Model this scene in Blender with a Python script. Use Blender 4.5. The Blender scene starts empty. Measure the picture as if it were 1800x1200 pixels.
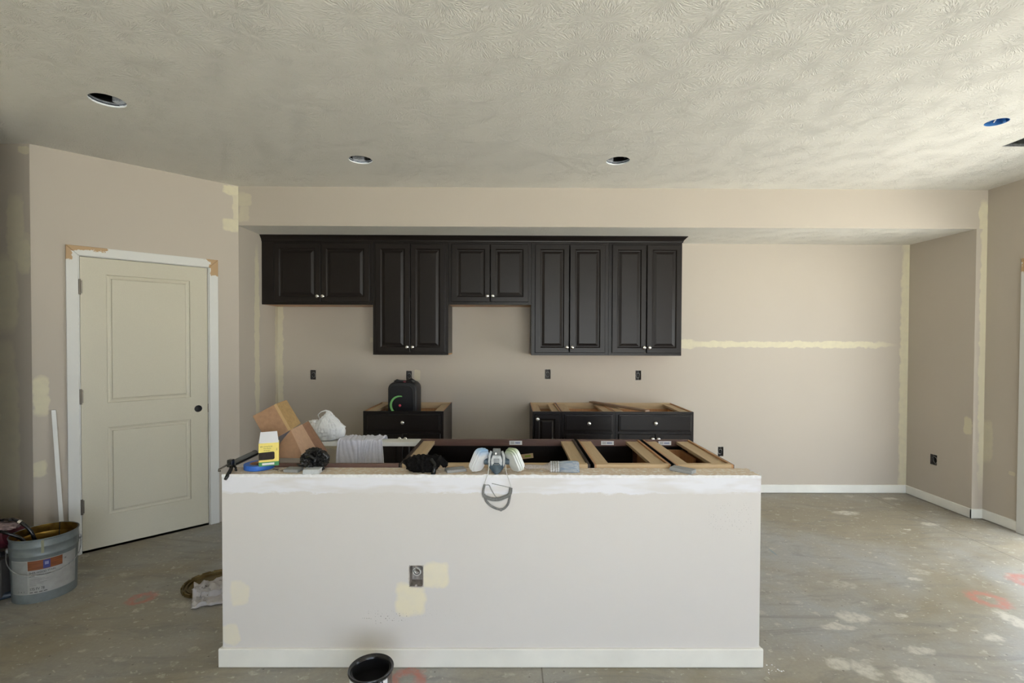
import bpy, bmesh, math, random
from mathutils import Vector, Matrix, noise, Euler
random.seed(7)
I = 0.0254                      # everything below is written in inches
PI = math.pi
S = bpy.context.scene
C = S.collection

# ------------------------------------------------------------------ camera
cam = bpy.data.cameras.new('camera'); co = bpy.data.objects.new('camera', cam); C.objects.link(co)
Fv = Vector((0.00473, 0.99986, -0.016055)).normalized()
Rv = Vector((0.99998, -0.004675, 0.003484)); Rv = (Rv - Fv*Rv.dot(Fv)).normalized()
Uv = Rv.cross(Fv)
M = Matrix((Rv, Uv, -Fv)).transposed().to_4x4(); M.translation = Vector((0, 0, 58.62*I))
co.matrix_world = M
cam.sensor_width = 36; cam.lens = 17.315; cam.shift_y = 0.00604; cam.clip_start = 0.05
S.camera = co

# ------------------------------------------------------------------ world and daylight
W = bpy.data.worlds.new('daylight'); S.world = W; W.use_nodes = True
nt = W.node_tree; nt.nodes.clear()
wo = nt.nodes.new('ShaderNodeOutputWorld'); bg = nt.nodes.new('ShaderNodeBackground')
tc = nt.nodes.new('ShaderNodeTexCoord'); sx = nt.nodes.new('ShaderNodeSeparateXYZ')
rp = nt.nodes.new('ShaderNodeValToRGB'); mr = nt.nodes.new('ShaderNodeMapRange')
mr.inputs[1].default_value = -1; mr.inputs[2].default_value = 1
nt.links.new(tc.outputs['Generated'], sx.inputs[0]); nt.links.new(sx.outputs[2], mr.inputs[0])
nt.links.new(mr.outputs[0], rp.inputs[0]); nt.links.new(rp.outputs[0], bg.inputs[0]); nt.links.new(bg.outputs[0], wo.inputs[0])
cr = rp.color_ramp
cr.elements[0].position = 0.0; cr.elements[0].color = (1.75, 1.72, 1.58, 1)      # sunlit ground outside
cr.elements[1].position = 1.0; cr.elements[1].color = (0.52, 0.68, 0.92, 1)
e = cr.elements.new(0.485); e.color = (1.35, 1.36, 1.25, 1)
e = cr.elements.new(0.515); e.color = (0.66, 0.74, 0.86, 1)
bg.inputs[1].default_value = 6.0
S.view_settings.view_transform = 'Standard'; S.view_settings.look = 'None'
S.view_settings.gamma = 1; S.view_settings.use_curve_mapping = False
S.view_settings.exposure = 0.53

def portal(name, loc, rot, sx_, sy_):
    l = bpy.data.lights.new(name, 'AREA'); l.shape = 'RECTANGLE'; l.size = sx_*I; l.size_y = sy_*I
    l.cycles.is_portal = True
    o = bpy.data.objects.new(name, l); C.objects.link(o)
    o.location = Vector(loc)*I; o.rotation_euler = rot
    return o
# openings: patio door in the right wall, windows behind the camera
PD = (75.0, 146.8, 0.6, 80.6)               # y0,y1,z0,z1 patio door
RW = []              # more glass in the right wall, behind the view
BW = [(-20.0, 55.0, 6.0, 94.0), (65.0, 145.0, 6.0, 94.0)]
YR = -120.0
portal('daylight_patio_door', (160.5, (PD[0]+PD[1])/2, (PD[2]+PD[3])/2), (0, PI/2, 0), 80, 72)
for r in RW: portal('daylight_side_window', (160.5, (r[0]+r[1])/2, (r[2]+r[3])/2), (0, PI/2, 0), r[3]-r[2], r[1]-r[0])
for r in BW: portal('daylight_rear_window', ((r[0]+r[1])/2, YR-4, (r[2]+r[3])/2), (-PI/2, 0, 0), r[1]-r[0], r[3]-r[2])

# ------------------------------------------------------------------ node helpers
def nmat(name):
    m = bpy.data.materials.new(name); m.use_nodes = True
    t = m.node_tree; b = t.nodes['Principled BSDF']
    return m, t, b
class NT:
    def __init__(s, t): s.t = t
    def n(s, typ, **k):
        nd = s.t.nodes.new(typ)
        for a, v in k.items(): setattr(nd, a, v)
        return nd
    def l(s, a, b): s.t.links.new(a, b)
    def vm(s, op, a, b=None, out=0):
        nd = s.n('ShaderNodeVectorMath', operation=op)
        for i, v in enumerate((a, b)):
            if v is None: continue
            if isinstance(v, (tuple, list)): nd.inputs[i].default_value = v
            elif hasattr(v, 'is_output'): s.l(v, nd.inputs[i])
        return nd.outputs['Value'] if op in ('DOT_PRODUCT', 'LENGTH', 'DISTANCE') else nd.outputs[0]
    def ma(s, op, a, b=None, c=None, clamp=False):
        nd = s.n('ShaderNodeMath', operation=op); nd.use_clamp = clamp
        for i, v in enumerate((a, b, c)):
            if v is None: continue
            if isinstance(v, (int, float)): nd.inputs[i].default_value = v
            else: s.l(v, nd.inputs[i])
        return nd.outputs[0]
    def mapr(s, v, a, b, c=0.0, d=1.0, smooth=False):
        nd = s.n('ShaderNodeMapRange'); nd.clamp = True
        if smooth: nd.interpolation_type = 'SMOOTHSTEP'
        s.l(v, nd.inputs[0])
        for i, x in enumerate((a, b, c, d)): nd.inputs[i+1].default_value = x
        return nd.outputs[0]
    def noise(s, vec, scale, detail=3, rough=.5, dist=0):
        nd = s.n('ShaderNodeTexNoise'); nd.inputs['Scale'].default_value = scale
        nd.inputs['Detail'].default_value = detail; nd.inputs['Roughness'].default_value = rough
        nd.inputs['Distortion'].default_value = dist
        if vec is not None: s.l(vec, nd.inputs['Vector'])
        return nd
    def mix(s, f, a, b, blend='MIX'):
        nd = s.n('ShaderNodeMix', data_type='RGBA', blend_type=blend)
        for i, v in ((0, f), (6, a), (7, b)):
            if isinstance(v, (int, float)): nd.inputs[i].default_value = v
            elif isinstance(v, (tuple, list)): nd.inputs[i].default_value = (*v[:3], 1)
            else: s.l(v, nd.inputs[i])
        return nd.outputs[2]
    def coords(s):       # object coordinates in inches
        t = s.n('ShaderNodeTexCoord')
        return s.vm('SCALE', t.outputs['Object']) if False else s._sc(t.outputs['Object'])
    def _sc(s, o):
        nd = s.n('ShaderNodeVectorMath', operation='SCALE'); s.l(o, nd.inputs[0]); nd.inputs['Scale'].default_value = 1/I
        return nd.outputs[0]
    def bump(s, h, strength, dist, nrm=None):
        nd = s.n('ShaderNodeBump'); nd.inputs['Strength'].default_value = strength; nd.inputs['Distance'].default_value = dist*I
        s.l(h, nd.inputs['Height'])
        if nrm: s.l(nrm, nd.inputs['Normal'])
        return nd.outputs[0]
    def patch(s, P, c, h, axes='xz', hard=False):
        if axes == 'xz': cc = (c[0], 0, c[1]); hh = (1/h[0], 0, 1/h[1]); one = (1, 0, 1)
        else: cc = (c[0], c[1], 0); hh = (1/h[0], 1/h[1], 0); one = (1, 1, 0)
        v = s.vm('SUBTRACT', P, cc); v = s.vm('MULTIPLY', v, hh); v = s.vm('MULTIPLY', v, v)
        if axes == 'xz': v = s.vm('MULTIPLY', v, v)
        d = s.vm('DOT_PRODUCT', v, one)
        return s.mapr(d, 1.05 if hard else 1.35, .95 if hard else .45, 0, 1)

def simple(name, col, rough=.5, metal=0, nscale=0, namt=.15, bumpd=0, spec=None, coat=0, alpha=None, trans=0):
    m, t, b = nmat(name); g = NT(t)
    b.inputs['Base Color'].default_value = (*col, 1); b.inputs['Roughness'].default_value = rough
    b.inputs['Metallic'].default_value = metal
    if spec is not None: b.inputs['Specular IOR Level'].default_value = spec
    if coat: b.inputs['Coat Weight'].default_value = coat
    if trans: b.inputs['Transmission Weight'].default_value = trans
    if nscale:
        P = g.coords(); n = g.noise(P, nscale, 4)
        f = g.mapr(n.outputs[0], .3, .7)
        g.l(g.mix(f, tuple(x*(1-namt) for x in col), tuple(min(1, x*(1+namt)) for x in col)), b.inputs['Base Color'])
        if bumpd: g.l(g.bump(n.outputs[0], .6, bumpd), b.inputs['Normal'])
    return m

MUD = (0.70, 0.65, 0.47)
PAINT = (0.52, 0.465, 0.395)
def wall_mat(name, patches, base=PAINT, extra=None, mud=MUD):
    m, t, b = nmat(name); g = NT(t)
    P = g.coords()
    nz = g.noise(P, .35, 3); off = g.vm('MULTIPLY', g.vm('SUBTRACT', nz.outputs['Color'], (.5, .5, .5)), (2.2, 0, 2.2))
    Q = g.vm('ADD', P, off)
    big = g.noise(P, .03, 2)
    col = g.mix(big.outputs[0], tuple(x*.97 for x in base), tuple(x*1.03 for x in base))
    tot = None
    for p in patches:
        f = g.patch(Q, (p[0], p[1]), (p[2], p[3])); 
        if len(p) > 4: f = g.ma('MULTIPLY', f, p[4])
        tot = f if tot is None else g.ma('MAXIMUM', tot, f)
    if tot is not None:
        streak = g.noise(P, .5, 4)
        tot = g.ma('MULTIPLY', tot, g.mapr(streak.outputs[0], .3, .6, .75, 1))
        col = g.mix(tot, col, mud)
    if extra: col = extra(g, P, Q, col)
    g.l(col, b.inputs['Base Color'])
    b.inputs['Roughness'].default_value = .62; b.inputs['Specular IOR Level'].default_value = .3
    fine = g.noise(P, 7, 3)
    g.l(g.bump(fine.outputs[0], .25, .03), b.inputs['Normal'])
    return m

def wood(name, col, col2, rough=.5, axis=0, scale=1.0, spec=.5):
    m, t, b = nmat(name); g = NT(t)
    P = g.coords(); st = [2.5*scale]*3; st[axis] = .18*scale
    n = g.noise(g.vm('MULTIPLY', P, tuple(st)), 1, 5, .6, .6)
    g.l(g.mix(g.mapr(n.outputs[0], .3, .7), col, col2), b.inputs['Base Color'])
    b.inputs['Roughness'].default_value = rough; b.inputs['Specular IOR Level'].default_value = spec
    if rough > .4: g.l(g.bump(n.outputs[0], .2, .02), b.inputs['Normal'])
    return m

m_esp = wood('espresso_finish', (.010, .0072, .0064), (.0122, .0088, .0076), .33, 2, 1.6, .26)
m_espx = wood('espresso_finish_crosswise', (.010, .0072, .0064), (.0122, .0088, .0076), .33, 0, 1.6, .26)
m_side = wood('dark_laminate_side', (.060, .048, .042), (.075, .060, .052), .5, 2)
m_back = wood('stained_frame_back', (.115, .060, .047), (.16, .088, .068), .45, 0)
m_ply = wood('maple_plywood', (.50, .37, .22), (.58, .44, .27), .6, 1, .8)
m_plyx = wood('maple_rail', (.53, .38, .21), (.60, .45, .27), .6, 0, .8)
m_in = wood('maple_interior', (.42, .21, .09), (.55, .30, .13), .45, 2, .7)
m_edge = simple('plywood_edge', (.24, .15, .08), .7, 0, 2, .2)
m_white = simple('white_trim_paint', (.78, .78, .75), .45, 0, .2, .03)
m_base = simple('baseboard_paint', (.82, .81, .75), .5, 0, .15, .05, .01)
m_door = simple('cream_door_paint', (.58, .545, .435), .42, 0, 6, .03, .01)
m_knob = simple('satin_nickel', (.80, .79, .76), .17, 1)
m_hinge = simple('hinge_steel', (.20, .18, .15), .4, .9)
m_black = simple('matte_black_plastic', (.012, .012, .013), .45, 0, 3, .2)
m_gloss = simple('gloss_black', (.010, .010, .011), .2)
m_card = simple('cardboard', (.36, .21, .12), .8, 0, 1.2, .10, .01)
m_card_in = simple('cardboard_light', (.47, .30, .19), .8, 0, 1.5, .06)
m_card_dk = simple('cardboard_brown_inside', (.25, .135, .08), .85, 0, 1.5, .08)
m_label = simple('white_paper', (.80, .80, .80), .6)
m_inkb = simple('black_ink', (.02, .02, .02), .6)
m_yellow = simple('yellow_print', (.86, .70, .16), .5)
m_green = simple('green_print', (.035, .23, .07), .5)
m_gal = simple('galvanised_steel', (.42, .43, .44), .45, .8, 1.5, .35)
m_galmatte = simple('dusty_galvanised', (.50, .51, .52), .6, .3, 2.5, .4)
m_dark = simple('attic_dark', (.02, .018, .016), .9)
m_wire = simple('grey_wire', (.55, .55, .53), .5)
m_wirew = simple('white_cable', (.75, .74, .70), .5)

def ceiling_mat():
    m, t, b = nmat('stomped_ceiling_texture'); g = NT(t)
    P = g.coords()
    xy = g.vm('MULTIPLY', P, (1, 1, 0))
    heights = []
    for k, (sc, offv) in enumerate((((1/7.2), (0, 0, 0)),)):
        Pk = g.vm('ADD', xy, offv)
        wob = g.noise(Pk, .25, 2)
        Pk = g.vm('ADD', Pk, g.vm('MULTIPLY', g.vm('SUBTRACT', wob.outputs['Color'], (.5, .5, .5)), (1.6, 1.6, 0)))
        vo = g.n('ShaderNodeTexVoronoi', voronoi_dimensions='2D'); vo.inputs['Scale'].default_value = sc
        vo.inputs['Randomness'].default_value = .75
        g.l(Pk, vo.inputs['Vector'])
        pos = vo.outputs['Position']
        ctr = g.n('ShaderNodeVectorMath', operation='SCALE'); g.l(pos, ctr.inputs[0]); ctr.inputs['Scale'].default_value = 1.0
        # position output is in input space: relative vector from the cell's centre
        rel = g.vm('SUBTRACT', Pk, ctr.outputs[0]); rel = g.vm('MULTIPLY', rel, (1, 1, 0))
        r = g.vm('LENGTH', rel); nrm = g.vm('NORMALIZE', rel)
        s3 = g.n('ShaderNodeVectorMath', operation='SCALE'); g.l(nrm, s3.inputs[0]); s3.inputs['Scale'].default_value = 5.6
        rz = g.n('ShaderNodeCombineXYZ'); g.l(g.ma('MULTIPLY', r, .55), rz.inputs[2])
        v2 = g.vm('ADD', s3.outputs[0], rz.outputs[0])
        v2 = g.vm('ADD', v2, g.vm('MULTIPLY', vo.outputs['Color'], (13, 17, 5)))
        nn = g.noise(v2, 1.5, 1.5, .5, .3)
        ridge = g.mapr(g.ma('ABSOLUTE', g.ma('SUBTRACT', nn.outputs[0], .5)), 0, .13, 1, 0, True)
        fade = g.ma('MULTIPLY', g.mapr(r, .2, 1.2, 0, 1), g.mapr(r, 3.2, 6.0, 1, .35))
        heights.append(g.ma('MULTIPLY', ridge, fade))
    h = heights[0]
    fine = g.noise(P, 3.2, 2); h = g.ma('ADD', h, g.ma('MULTIPLY', fine.outputs[0], .12))
    b.inputs['Base Color'].default_value = (.81, .785, .72, 1); b.inputs['Roughness'].default_value = .75
    b.inputs['Specular IOR Level'].default_value = .2
    g.l(g.bump(h, 1.0, .072), b.inputs['Normal'])
    return m
m_ceil = ceiling_mat()

def floor_mat():
    m, t, b = nmat('stained_concrete'); g = NT(t)
    P = g.coords()
    n1 = g.noise(P, .022, 5, .6, .4); n2 = g.noise(P, .11, 5, .65); n3 = g.noise(P, 1.6, 4, .7)
    col = g.mix(g.mapr(n1.outputs[0], .40, .58), (.29, .25, .178), (.375, .38, .375))
    col = g.mix(g.mapr(n2.outputs[0], .35, .7, 0, .6), col, (.43, .39, .31))
    col = g.mix(g.mapr(n3.outputs[0], .25, .75, .0, .30), col, (.16, .15, .13))
    wst = g.noise(g.vm('MULTIPLY', P, (.035, .14, 0)), 1, 6, .7, 2.0)
    col = g.mix(g.mapr(wst.outputs[0], .50, .66, 0, .5), col, (.19, .185, .17))
    nz = g.noise(P, .6, 3); off = g.vm('MULTIPLY', g.vm('SUBTRACT', nz.outputs['Color'], (.5, .5, .5)), (3, 3, 0))
    Q = g.vm('ADD', P, off)
    # scattered drips of joint compound and paint, stretched like scuffs
    for sc, lo, seed, amt, rad in ((.085, .84, 0, .5, .26), (.20, .70, 9, .6, .22), (.55, .36, 31, .75, .19)):
        vv = g.vm('ADD', g.vm('MULTIPLY', Q, (1.0, 1.5, 0)), (seed, seed*.7, 0))
        vo = g.n('ShaderNodeTexVoronoi', voronoi_dimensions='2D'); vo.inputs['Scale'].default_value = sc; g.l(vv, vo.inputs['Vector'])
        sep = g.n('ShaderNodeSeparateColor'); g.l(vo.outputs['Color'], sep.inputs[0])
        on = g.ma('GREATER_THAN', sep.outputs[0], lo)
        size = g.ma('MULTIPLY', sep.outputs[1], rad)
        d = g.ma('SUBTRACT', vo.outputs['Distance'], size)
        f = g.ma('MULTIPLY', g.mapr(d, .03, -.04, 0, 1), on)
        tex = g.mapr(g.noise(P, .9, 4, .7).outputs[0], .40, .58, .15, 1)
        f = g.ma('MULTIPLY', g.ma('MULTIPLY', f, tex), amt)
        col = g.mix(f, col, (.56, .54, .47))
    spl = [(115.1, 166.6, 4.5, 2.0), (135.2, 156.3, 2.6, 1.6), (141.9, 181.8, 3, 1.5), (73.1, 103.2, 3.4, 2.0), (67.2, 99.8, 3.4, 1.4),
           (106.4, 101.6, 2.0, 4.5), (59.9, 88.3, 2.4, 1.7), (63.6, 86.6, 2.2, 2.4), (70.6, 84.4, 3, 3), (100, 120, 1.6, 1), (84, 104, 1.2, .8),
           (124, 152, 1, .7), (96, 96, 2.2, 1.2), (78, 92, 2.8, 1.2)]
    tot = None
    tex = g.mapr(g.noise(P, .7, 4, .7).outputs[0], .35, .55, .3, 1)
    for s_ in spl:
        f = g.patch(Q, s_[:2], s_[2:], 'xy'); tot = f if tot is None else g.ma('MAXIMUM', tot, f)
    col = g.mix(g.ma('MULTIPLY', g.ma('MULTIPLY', tot, tex), .85), col, (.62, .60, .53))
    # red marking-paint rings
    tot = None
    for cx, cy, rr in ((109.0, 110.6, 4.0), (127.5, 118.5, 4.5), (-82.8, 110.6, 2.8), (-17.5, 84.0, 3.2)):
        d = g.vm('LENGTH', g.vm('MULTIPLY', g.vm('SUBTRACT', Q, (cx, cy, 0)), (1, 1, 0)))
        ring = g.mapr(g.ma('ABSOLUTE', g.ma('SUBTRACT', d, rr*.72)), rr*.42, rr*.12, 0, 1)
        tot = ring if tot is None else g.ma('MAXIMUM', tot, ring)
    sp = g.mapr(g.noise(P, .8, 4, .7).outputs[0], .3, .6, .3, 1)
    col = g.mix(g.ma('MULTIPLY', g.ma('MULTIPLY', tot, sp), .75), col, (.52, .17, .13))
    # saw-cut control joints and the blue chalk tick
    sxyz = g.n('ShaderNodeSeparateXYZ'); g.l(P, sxyz.inputs[0])
    jx = g.mapr(g.ma('ABSOLUTE', g.ma('SUBTRACT', sxyz.outputs[0], 137.1)), .16, .08, 0, 1)
    jx2 = g.mapr(g.ma('ABSOLUTE', g.ma('SUBTRACT', sxyz.outputs[0], 5.9)), .16, .08, 0, 1)
    j = g.ma('MAXIMUM', jx, jx2)
    col = g.mix(g.ma('MULTIPLY', j, .7), col, (.10, .085, .065))
    ch = g.patch(P, (73.2, 135.4), (.35, 2.2), 'xy')
    col = g.mix(g.ma('MULTIPLY', ch, .5), col, (.16, .28, .36))
    dots = g.n('ShaderNodeTexVoronoi', voronoi_dimensions='2D'); dots.inputs['Scale'].default_value = .11; g.l(P, dots.inputs['Vector'])
    col = g.mix(g.mapr(dots.outputs['Distance'], .025, .012, 0, .6), col, (.07, .055, .045))
    g.l(col, b.inputs['Base Color'])
    g.l(g.mapr(n2.outputs[0], .3, .7, .42, .62), b.inputs['Roughness'])
    hh = g.ma('SUBTRACT', n3.outputs[0], g.ma('MULTIPLY', j, 1.5))
    g.l(g.bump(hh, .3, .05), b.inputs['Normal'])
    return m
m_floor = floor_mat()

# ------------------------------------------------------------------ mesh helpers (inches)
class B:
    def __init__(s): s.v = []; s.f = []; s.m = []; s.mi = 0; s.T = None
    def add(s, vs, fs, mi=None):
        b0 = len(s.v)
        if s.T is not None: vs = [tuple(s.T @ Vector(v)) for v in vs]
        s.v += [tuple(v) for v in vs]; s.f += [tuple(b0+i for i in f) for f in fs]; s.m += [s.mi if mi is None else mi]*len(fs)
        return s
    def box(s, x0, y0, z0, x1, y1, z1, mi=None):
        vs = [(x0, y0, z0), (x1, y0, z0), (x1, y1, z0), (x0, y1, z0), (x0, y0, z1), (x1, y0, z1), (x1, y1, z1), (x0, y1, z1)]
        return s.add(vs, [(0, 3, 2, 1), (4, 5, 6, 7), (0, 1, 5, 4), (1, 2, 6, 5), (2, 3, 7, 6), (3, 0, 4, 7)], mi)
    def poly_prism(s, pts, d, mi=None):          # pts: list of 3D, extruded by vector d
        n = len(pts); vs = list(pts)+[tuple(Vector(p)+Vector(d)) for p in pts]
        fs = [tuple(range(n-1, -1, -1)), tuple(range(n, 2*n))]+[(i, (i+1) % n, n+(i+1) % n, n+i) for i in range(n)]
        return s.add(vs, fs, mi)
    def lathe(s, prof, n=32, c=(0, 0, 0), axis='z', mi=None, close=False, a0=0, a1=2*PI):
        vs = []; full = abs(a1-a0-2*PI) < 1e-6; k = n if full else n+1
        for r, h in prof:
            for i in range(k):
                a = a0+(a1-a0)*i/n; x, y = r*math.cos(a), r*math.sin(a)
                p = (x, y, h) if axis == 'z' else ((x, -h, y) if axis == 'y' else (h, x, y))
                vs.append((p[0]+c[0], p[1]+c[1], p[2]+c[2]))
        fs = []
        for j in range(len(prof)-1):
            for i in range(n if full else n):
                a, b_ = j*k+i, j*k+(i+1) % k
                fs.append((a, b_, b_+k, a+k))
        if close and full:
            fs.append(tuple(range(k-1, -1, -1))); fs.append(tuple((len(prof)-1)*k+i for i in range(k)))
        return s.add(vs, fs, mi)
    def tube(s, pts, r, n=8, mi=None, cyc=False, flat=1.0, flatu=1.0):
        pts = [Vector(p) for p in pts]; N = len(pts); vs = []; up = Vector((0, 0, 1))
        rr = r if isinstance(r, (list, tuple)) else [r]*N
        prev = None
        for i, p in enumerate(pts):
            a = pts[(i-1) % N] if (i or cyc) else p; b_ = pts[(i+1) % N] if (i < N-1 or cyc) else p
            t = (b_-a).normalized()
            if prev is None:
                u = t.cross(up)
                if u.length < .1: u = t.cross(Vector((1, 0, 0)))
            else: u = prev-t*prev.dot(t)
            u.normalize(); prev = u; w = t.cross(u)
            for k in range(n):
                an = 2*PI*k/n; vs.append(tuple(p+u*math.cos(an)*rr[i]*flatu+w*math.sin(an)*rr[i]*flat))
        fs = []
        for i in range(N if cyc else N-1):
            for k in range(n):
                a = i*n+k; b_ = i*n+(k+1) % n; c_ = ((i+1) % N)*n+(k+1) % n; d = ((i+1) % N)*n+k
                fs.append((a, b_, c_, d))
        if not cyc: fs += [tuple(range(n-1, -1, -1)), tuple((N-1)*n+k for k in range(n))]
        return s.add(vs, fs, mi)
    def rings(s, x0, z0, x1, z1, prof, yb, mi=None):   # raised-panel relief: prof = [(inset, y)], back at yb
        vs = []; fs = []
        R = [(0, yb)]+prof
        for ins, y in R:
            vs += [(x0+ins, y, z0+ins), (x1-ins, y, z0+ins), (x1-ins, y, z1-ins), (x0+ins, y, z1-ins)]
        for j in range(len(R)-1):
            for i in range(4):
                a = j*4+i; b_ = j*4+(i+1) % 4; fs.append((a, b_, b_+4, a+4))
        n = (len(R)-1)*4; fs.append((n, n+1, n+2, n+3)); fs.append((3, 2, 1, 0))
        return s.add(vs, fs, mi)

def obj(name, b, mats, parent=None, loc=(0, 0, 0), rot=(0, 0, 0), smooth=False, bevel=0, solid=0, label=None, sub=0):
    me = bpy.data.meshes.new(name)
    me.from_pydata([(x*I, y*I, z*I) for x, y, z in b.v], [], b.f)
    if not isinstance(mats, (list, tuple)): mats = [mats]
    for m in mats: me.materials.append(m)
    if len(mats) > 1: me.polygons.foreach_set('material_index', b.m)
    bm = bmesh.new(); bm.from_mesh(me); bmesh.ops.recalc_face_normals(bm, faces=bm.faces); bm.to_mesh(me); bm.free()
    if smooth:
        me.polygons.foreach_set('use_smooth', [True]*len(me.polygons))
        if smooth != 'all': me.set_sharp_from_angle(angle=math.radians(smooth if isinstance(smooth, (int, float)) and smooth > 1 else 35))
    me.update()
    o = bpy.data.objects.new(name, me); C.objects.link(o)
    o.location = Vector(loc)*I; o.rotation_euler = rot
    if parent: o.parent = parent
    if solid:
        md = o.modifiers.new('thick', 'SOLIDIFY'); md.thickness = solid*I; md.offset = 0
    if sub:
        md = o.modifiers.new('sub', 'SUBSURF'); md.levels = sub; md.render_levels = sub
    if bevel:
        md = o.modifiers.new('bev', 'BEVEL'); md.width = bevel*I; md.segments = 2; md.limit_method = 'ANGLE'
    if label: o['label'] = label
    return o
def thing(name, label, cat, loc=(0, 0, 0), rotz=0, group=None):
    o = bpy.data.objects.new(name, None); C.objects.link(o); o.empty_display_size = .05
    o.location = Vector(loc)*I; o.rotation_euler = (0, 0, rotz); o['label'] = label; o['category'] = cat
    if group: o['group'] = group
    return o
def tag(o, label, cat, group=None):
    o['label'] = label; o['category'] = cat
    if group: o['group'] = group
    return o
def st(o): o['kind'] = 'structure'; return o
def text_mesh(name, s, size, mat, parent, loc, rot, bend=None, width=None):
    cu = bpy.data.curves.new(name, 'FONT'); cu.body = s; cu.size = size*I; cu.extrude = .004*I; cu.resolution_u = 3
    tmp = bpy.data.objects.new('tmp', cu); C.objects.link(tmp)
    dg = bpy.context.evaluated_depsgraph_get(); me = bpy.data.meshes.new_from_object(tmp.evaluated_get(dg))
    bpy.data.objects.remove(tmp); me.name = name; me.materials.clear(); me.materials.append(mat)
    if width:
        w = max(v.co.x for v in me.vertices)
        for v in me.vertices: v.co.x *= width*I/w
    if bend:
        R, a0, z0, sl = bend
        for v in me.vertices:
            x, y, z = v.co
            a = a0+x/(R*I); v.co = (R*I*math.cos(a)+z*math.cos(a), R*I*math.sin(a)+z*math.sin(a), z0*I+y)
    o = bpy.data.objects.new(name, me); C.objects.link(o); o.parent = parent
    if not bend: o.location = Vector(loc)*I; o.rotation_euler = rot
    return o

def panel(name, w, h, th, holes, mats, loc=(0, 0, 0), rotz=0, parent=None):
    """wall of width w (local x), height h (z), front face at y=0, back at y=th, rectangular holes"""
    xs = sorted({0, w, *[v for q in holes for v in (q[0], q[1])]}); zs = sorted({0, h, *[v for q in holes for v in (q[2], q[3])]})
    b = B()
    for i in range(len(xs)-1):
        for j in range(len(zs)-1):
            cx, cz = (xs[i]+xs[i+1])/2, (zs[j]+zs[j+1])/2
            if any(q[0] < cx < q[1] and q[2] < cz < q[3] for q in holes): continue
            b.add([(xs[i], 0, zs[j]), (xs[i+1], 0, zs[j]), (xs[i+1], 0, zs[j+1]), (xs[i], 0, zs[j+1])], [(0, 1, 2, 3)])
            b.add([(xs[i], th, zs[j]), (xs[i+1], th, zs[j]), (xs[i+1], th, zs[j+1]), (xs[i], th, zs[j+1])], [(3, 2, 1, 0)])
    def rim(x0, x1, z0, z1):
        for (p, q) in (((x0, z0), (x1, z0)), ((x1, z0), (x1, z1)), ((x1, z1), (x0, z1)), ((x0, z1), (x0, z0))):
            b.add([(p[0], 0, p[1]), (q[0], 0, q[1]), (q[0], th, q[1]), (p[0], th, p[1])], [(0, 1, 2, 3)])
    rim(0, w, 0, h)
    for q in holes: rim(*q)
    o = obj(name, b, mats, parent, loc, (0, 0, rotz))
    bm = bmesh.new(); bm.from_mesh(o.data); bmesh.ops.remove_doubles(bm, verts=bm.verts, dist=1e-5)
    bmesh.ops.recalc_face_normals(bm, faces=bm.faces); bm.to_mesh(o.data); bm.free()
    return st(o)

# ------------------------------------------------------------------ the setting
CE = 108.15; SO = 95.45; D = 188.2; DS = 161.3; XL = -88.4; XR = 152.9; XR2 = 156.5; XW = -200.0
b = B(); b.box(XW-5, YR-5, -4, XR2+5, D+5, 0); st(obj('floor', b, m_floor))

# ceiling with its cut openings
def circle(cx, cy, r, n=40, seed=0, jag=.04):
    rnd = random.Random(seed)
    return [(cx+(r+rnd.uniform(-jag, jag))*math.cos(2*PI*i/n), cy+(r+rnd.uniform(-jag, jag))*math.sin(2*PI*i/n)) for i in range(n)]
HOLES = [circle(-84.0, 103.9, 3.2, 40, 1, .07), circle(-41.4, 137.2, 3.15, 40, 2, .05), circle(29.8, 136.9, 3.2, 40, 3, .05),
         circle(109.9, 111.6, 2.15, 28, 4, .04), [(124.9, 119.5), (136.9, 119.5), (136.9, 125.3), (124.9, 125.3)]]
def ceiling():
    bm = bmesh.new()
    def loop(pts, z):
        vs = [bm.verts.new((x*I, y*I, z*I)) for x, y in pts]
        return vs, [bm.edges.new((vs[i], vs[(i+1) % len(vs)])) for i in range(len(vs))]
    outer = [(XW, YR), (XR2, YR), (XR2, D), (XW, D)]
    es = []
    lows = []
    for pts in [outer]+HOLES:
        v, e_ = loop(pts, CE); es += e_; lows.append(v)
    bmesh.ops.triangle_fill(bm, use_beauty=True, edges=es)
    for f in bm.faces:
        if f.normal.z > 0: f.normal_flip()
    for v in lows:          # drywall thickness seen in every opening
        up = [bm.verts.new((q.co.x, q.co.y, (CE+.35)*I)) for q in v]
        for i in range(len(v)):
            f = bm.faces.new((v[i], v[(i+1) % len(v)], up[(i+1) % len(v)], up[i])); f.material_index = 1
    me = bpy.data.meshes.new('ceiling'); bm.to_mesh(me); bm.free()
    me.materials.append(m_ceil); me.materials.append(m_white)
    o = bpy.data.objects.new('ceiling', me); C.objects.link(o); st(o)
ceiling()

TW = 4.5
ow = [(-75.0, 45.0), (-38.4, 44.8), (14.6, 45.5), (49.3, 45.2), (81.2, 16.0)]     # rough-in boxes on the back wall (x, z centre)
bx0 = XW
holes = [(x-1.15-bx0, x+1.15-bx0, z-1.9, z+1.9) for x, z in ow]
pat = [(-88.4-bx0+.9, 50, 1.2, 34, .75), (105-bx0, 57.2, 41, 1.25, .9), (66.5-bx0, 57.2, 4, 1.9, .8), (XR-bx0-.6, 48, 2.6, 52, .9), (-68-bx0, 17.8, 7, 1.3, .5),
       (-35.3-bx0, 44.8, 1.2, 2.0, .7), (-51.5-bx0, 58.3, 2, 1.1, .4), (-37-bx0, 60, 2, 1, .2)]
panel('wall_back', XR+3.6-bx0, CE, TW, holes, wall_mat('back_wall_paint', pat), (bx0, D, 0))
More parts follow.
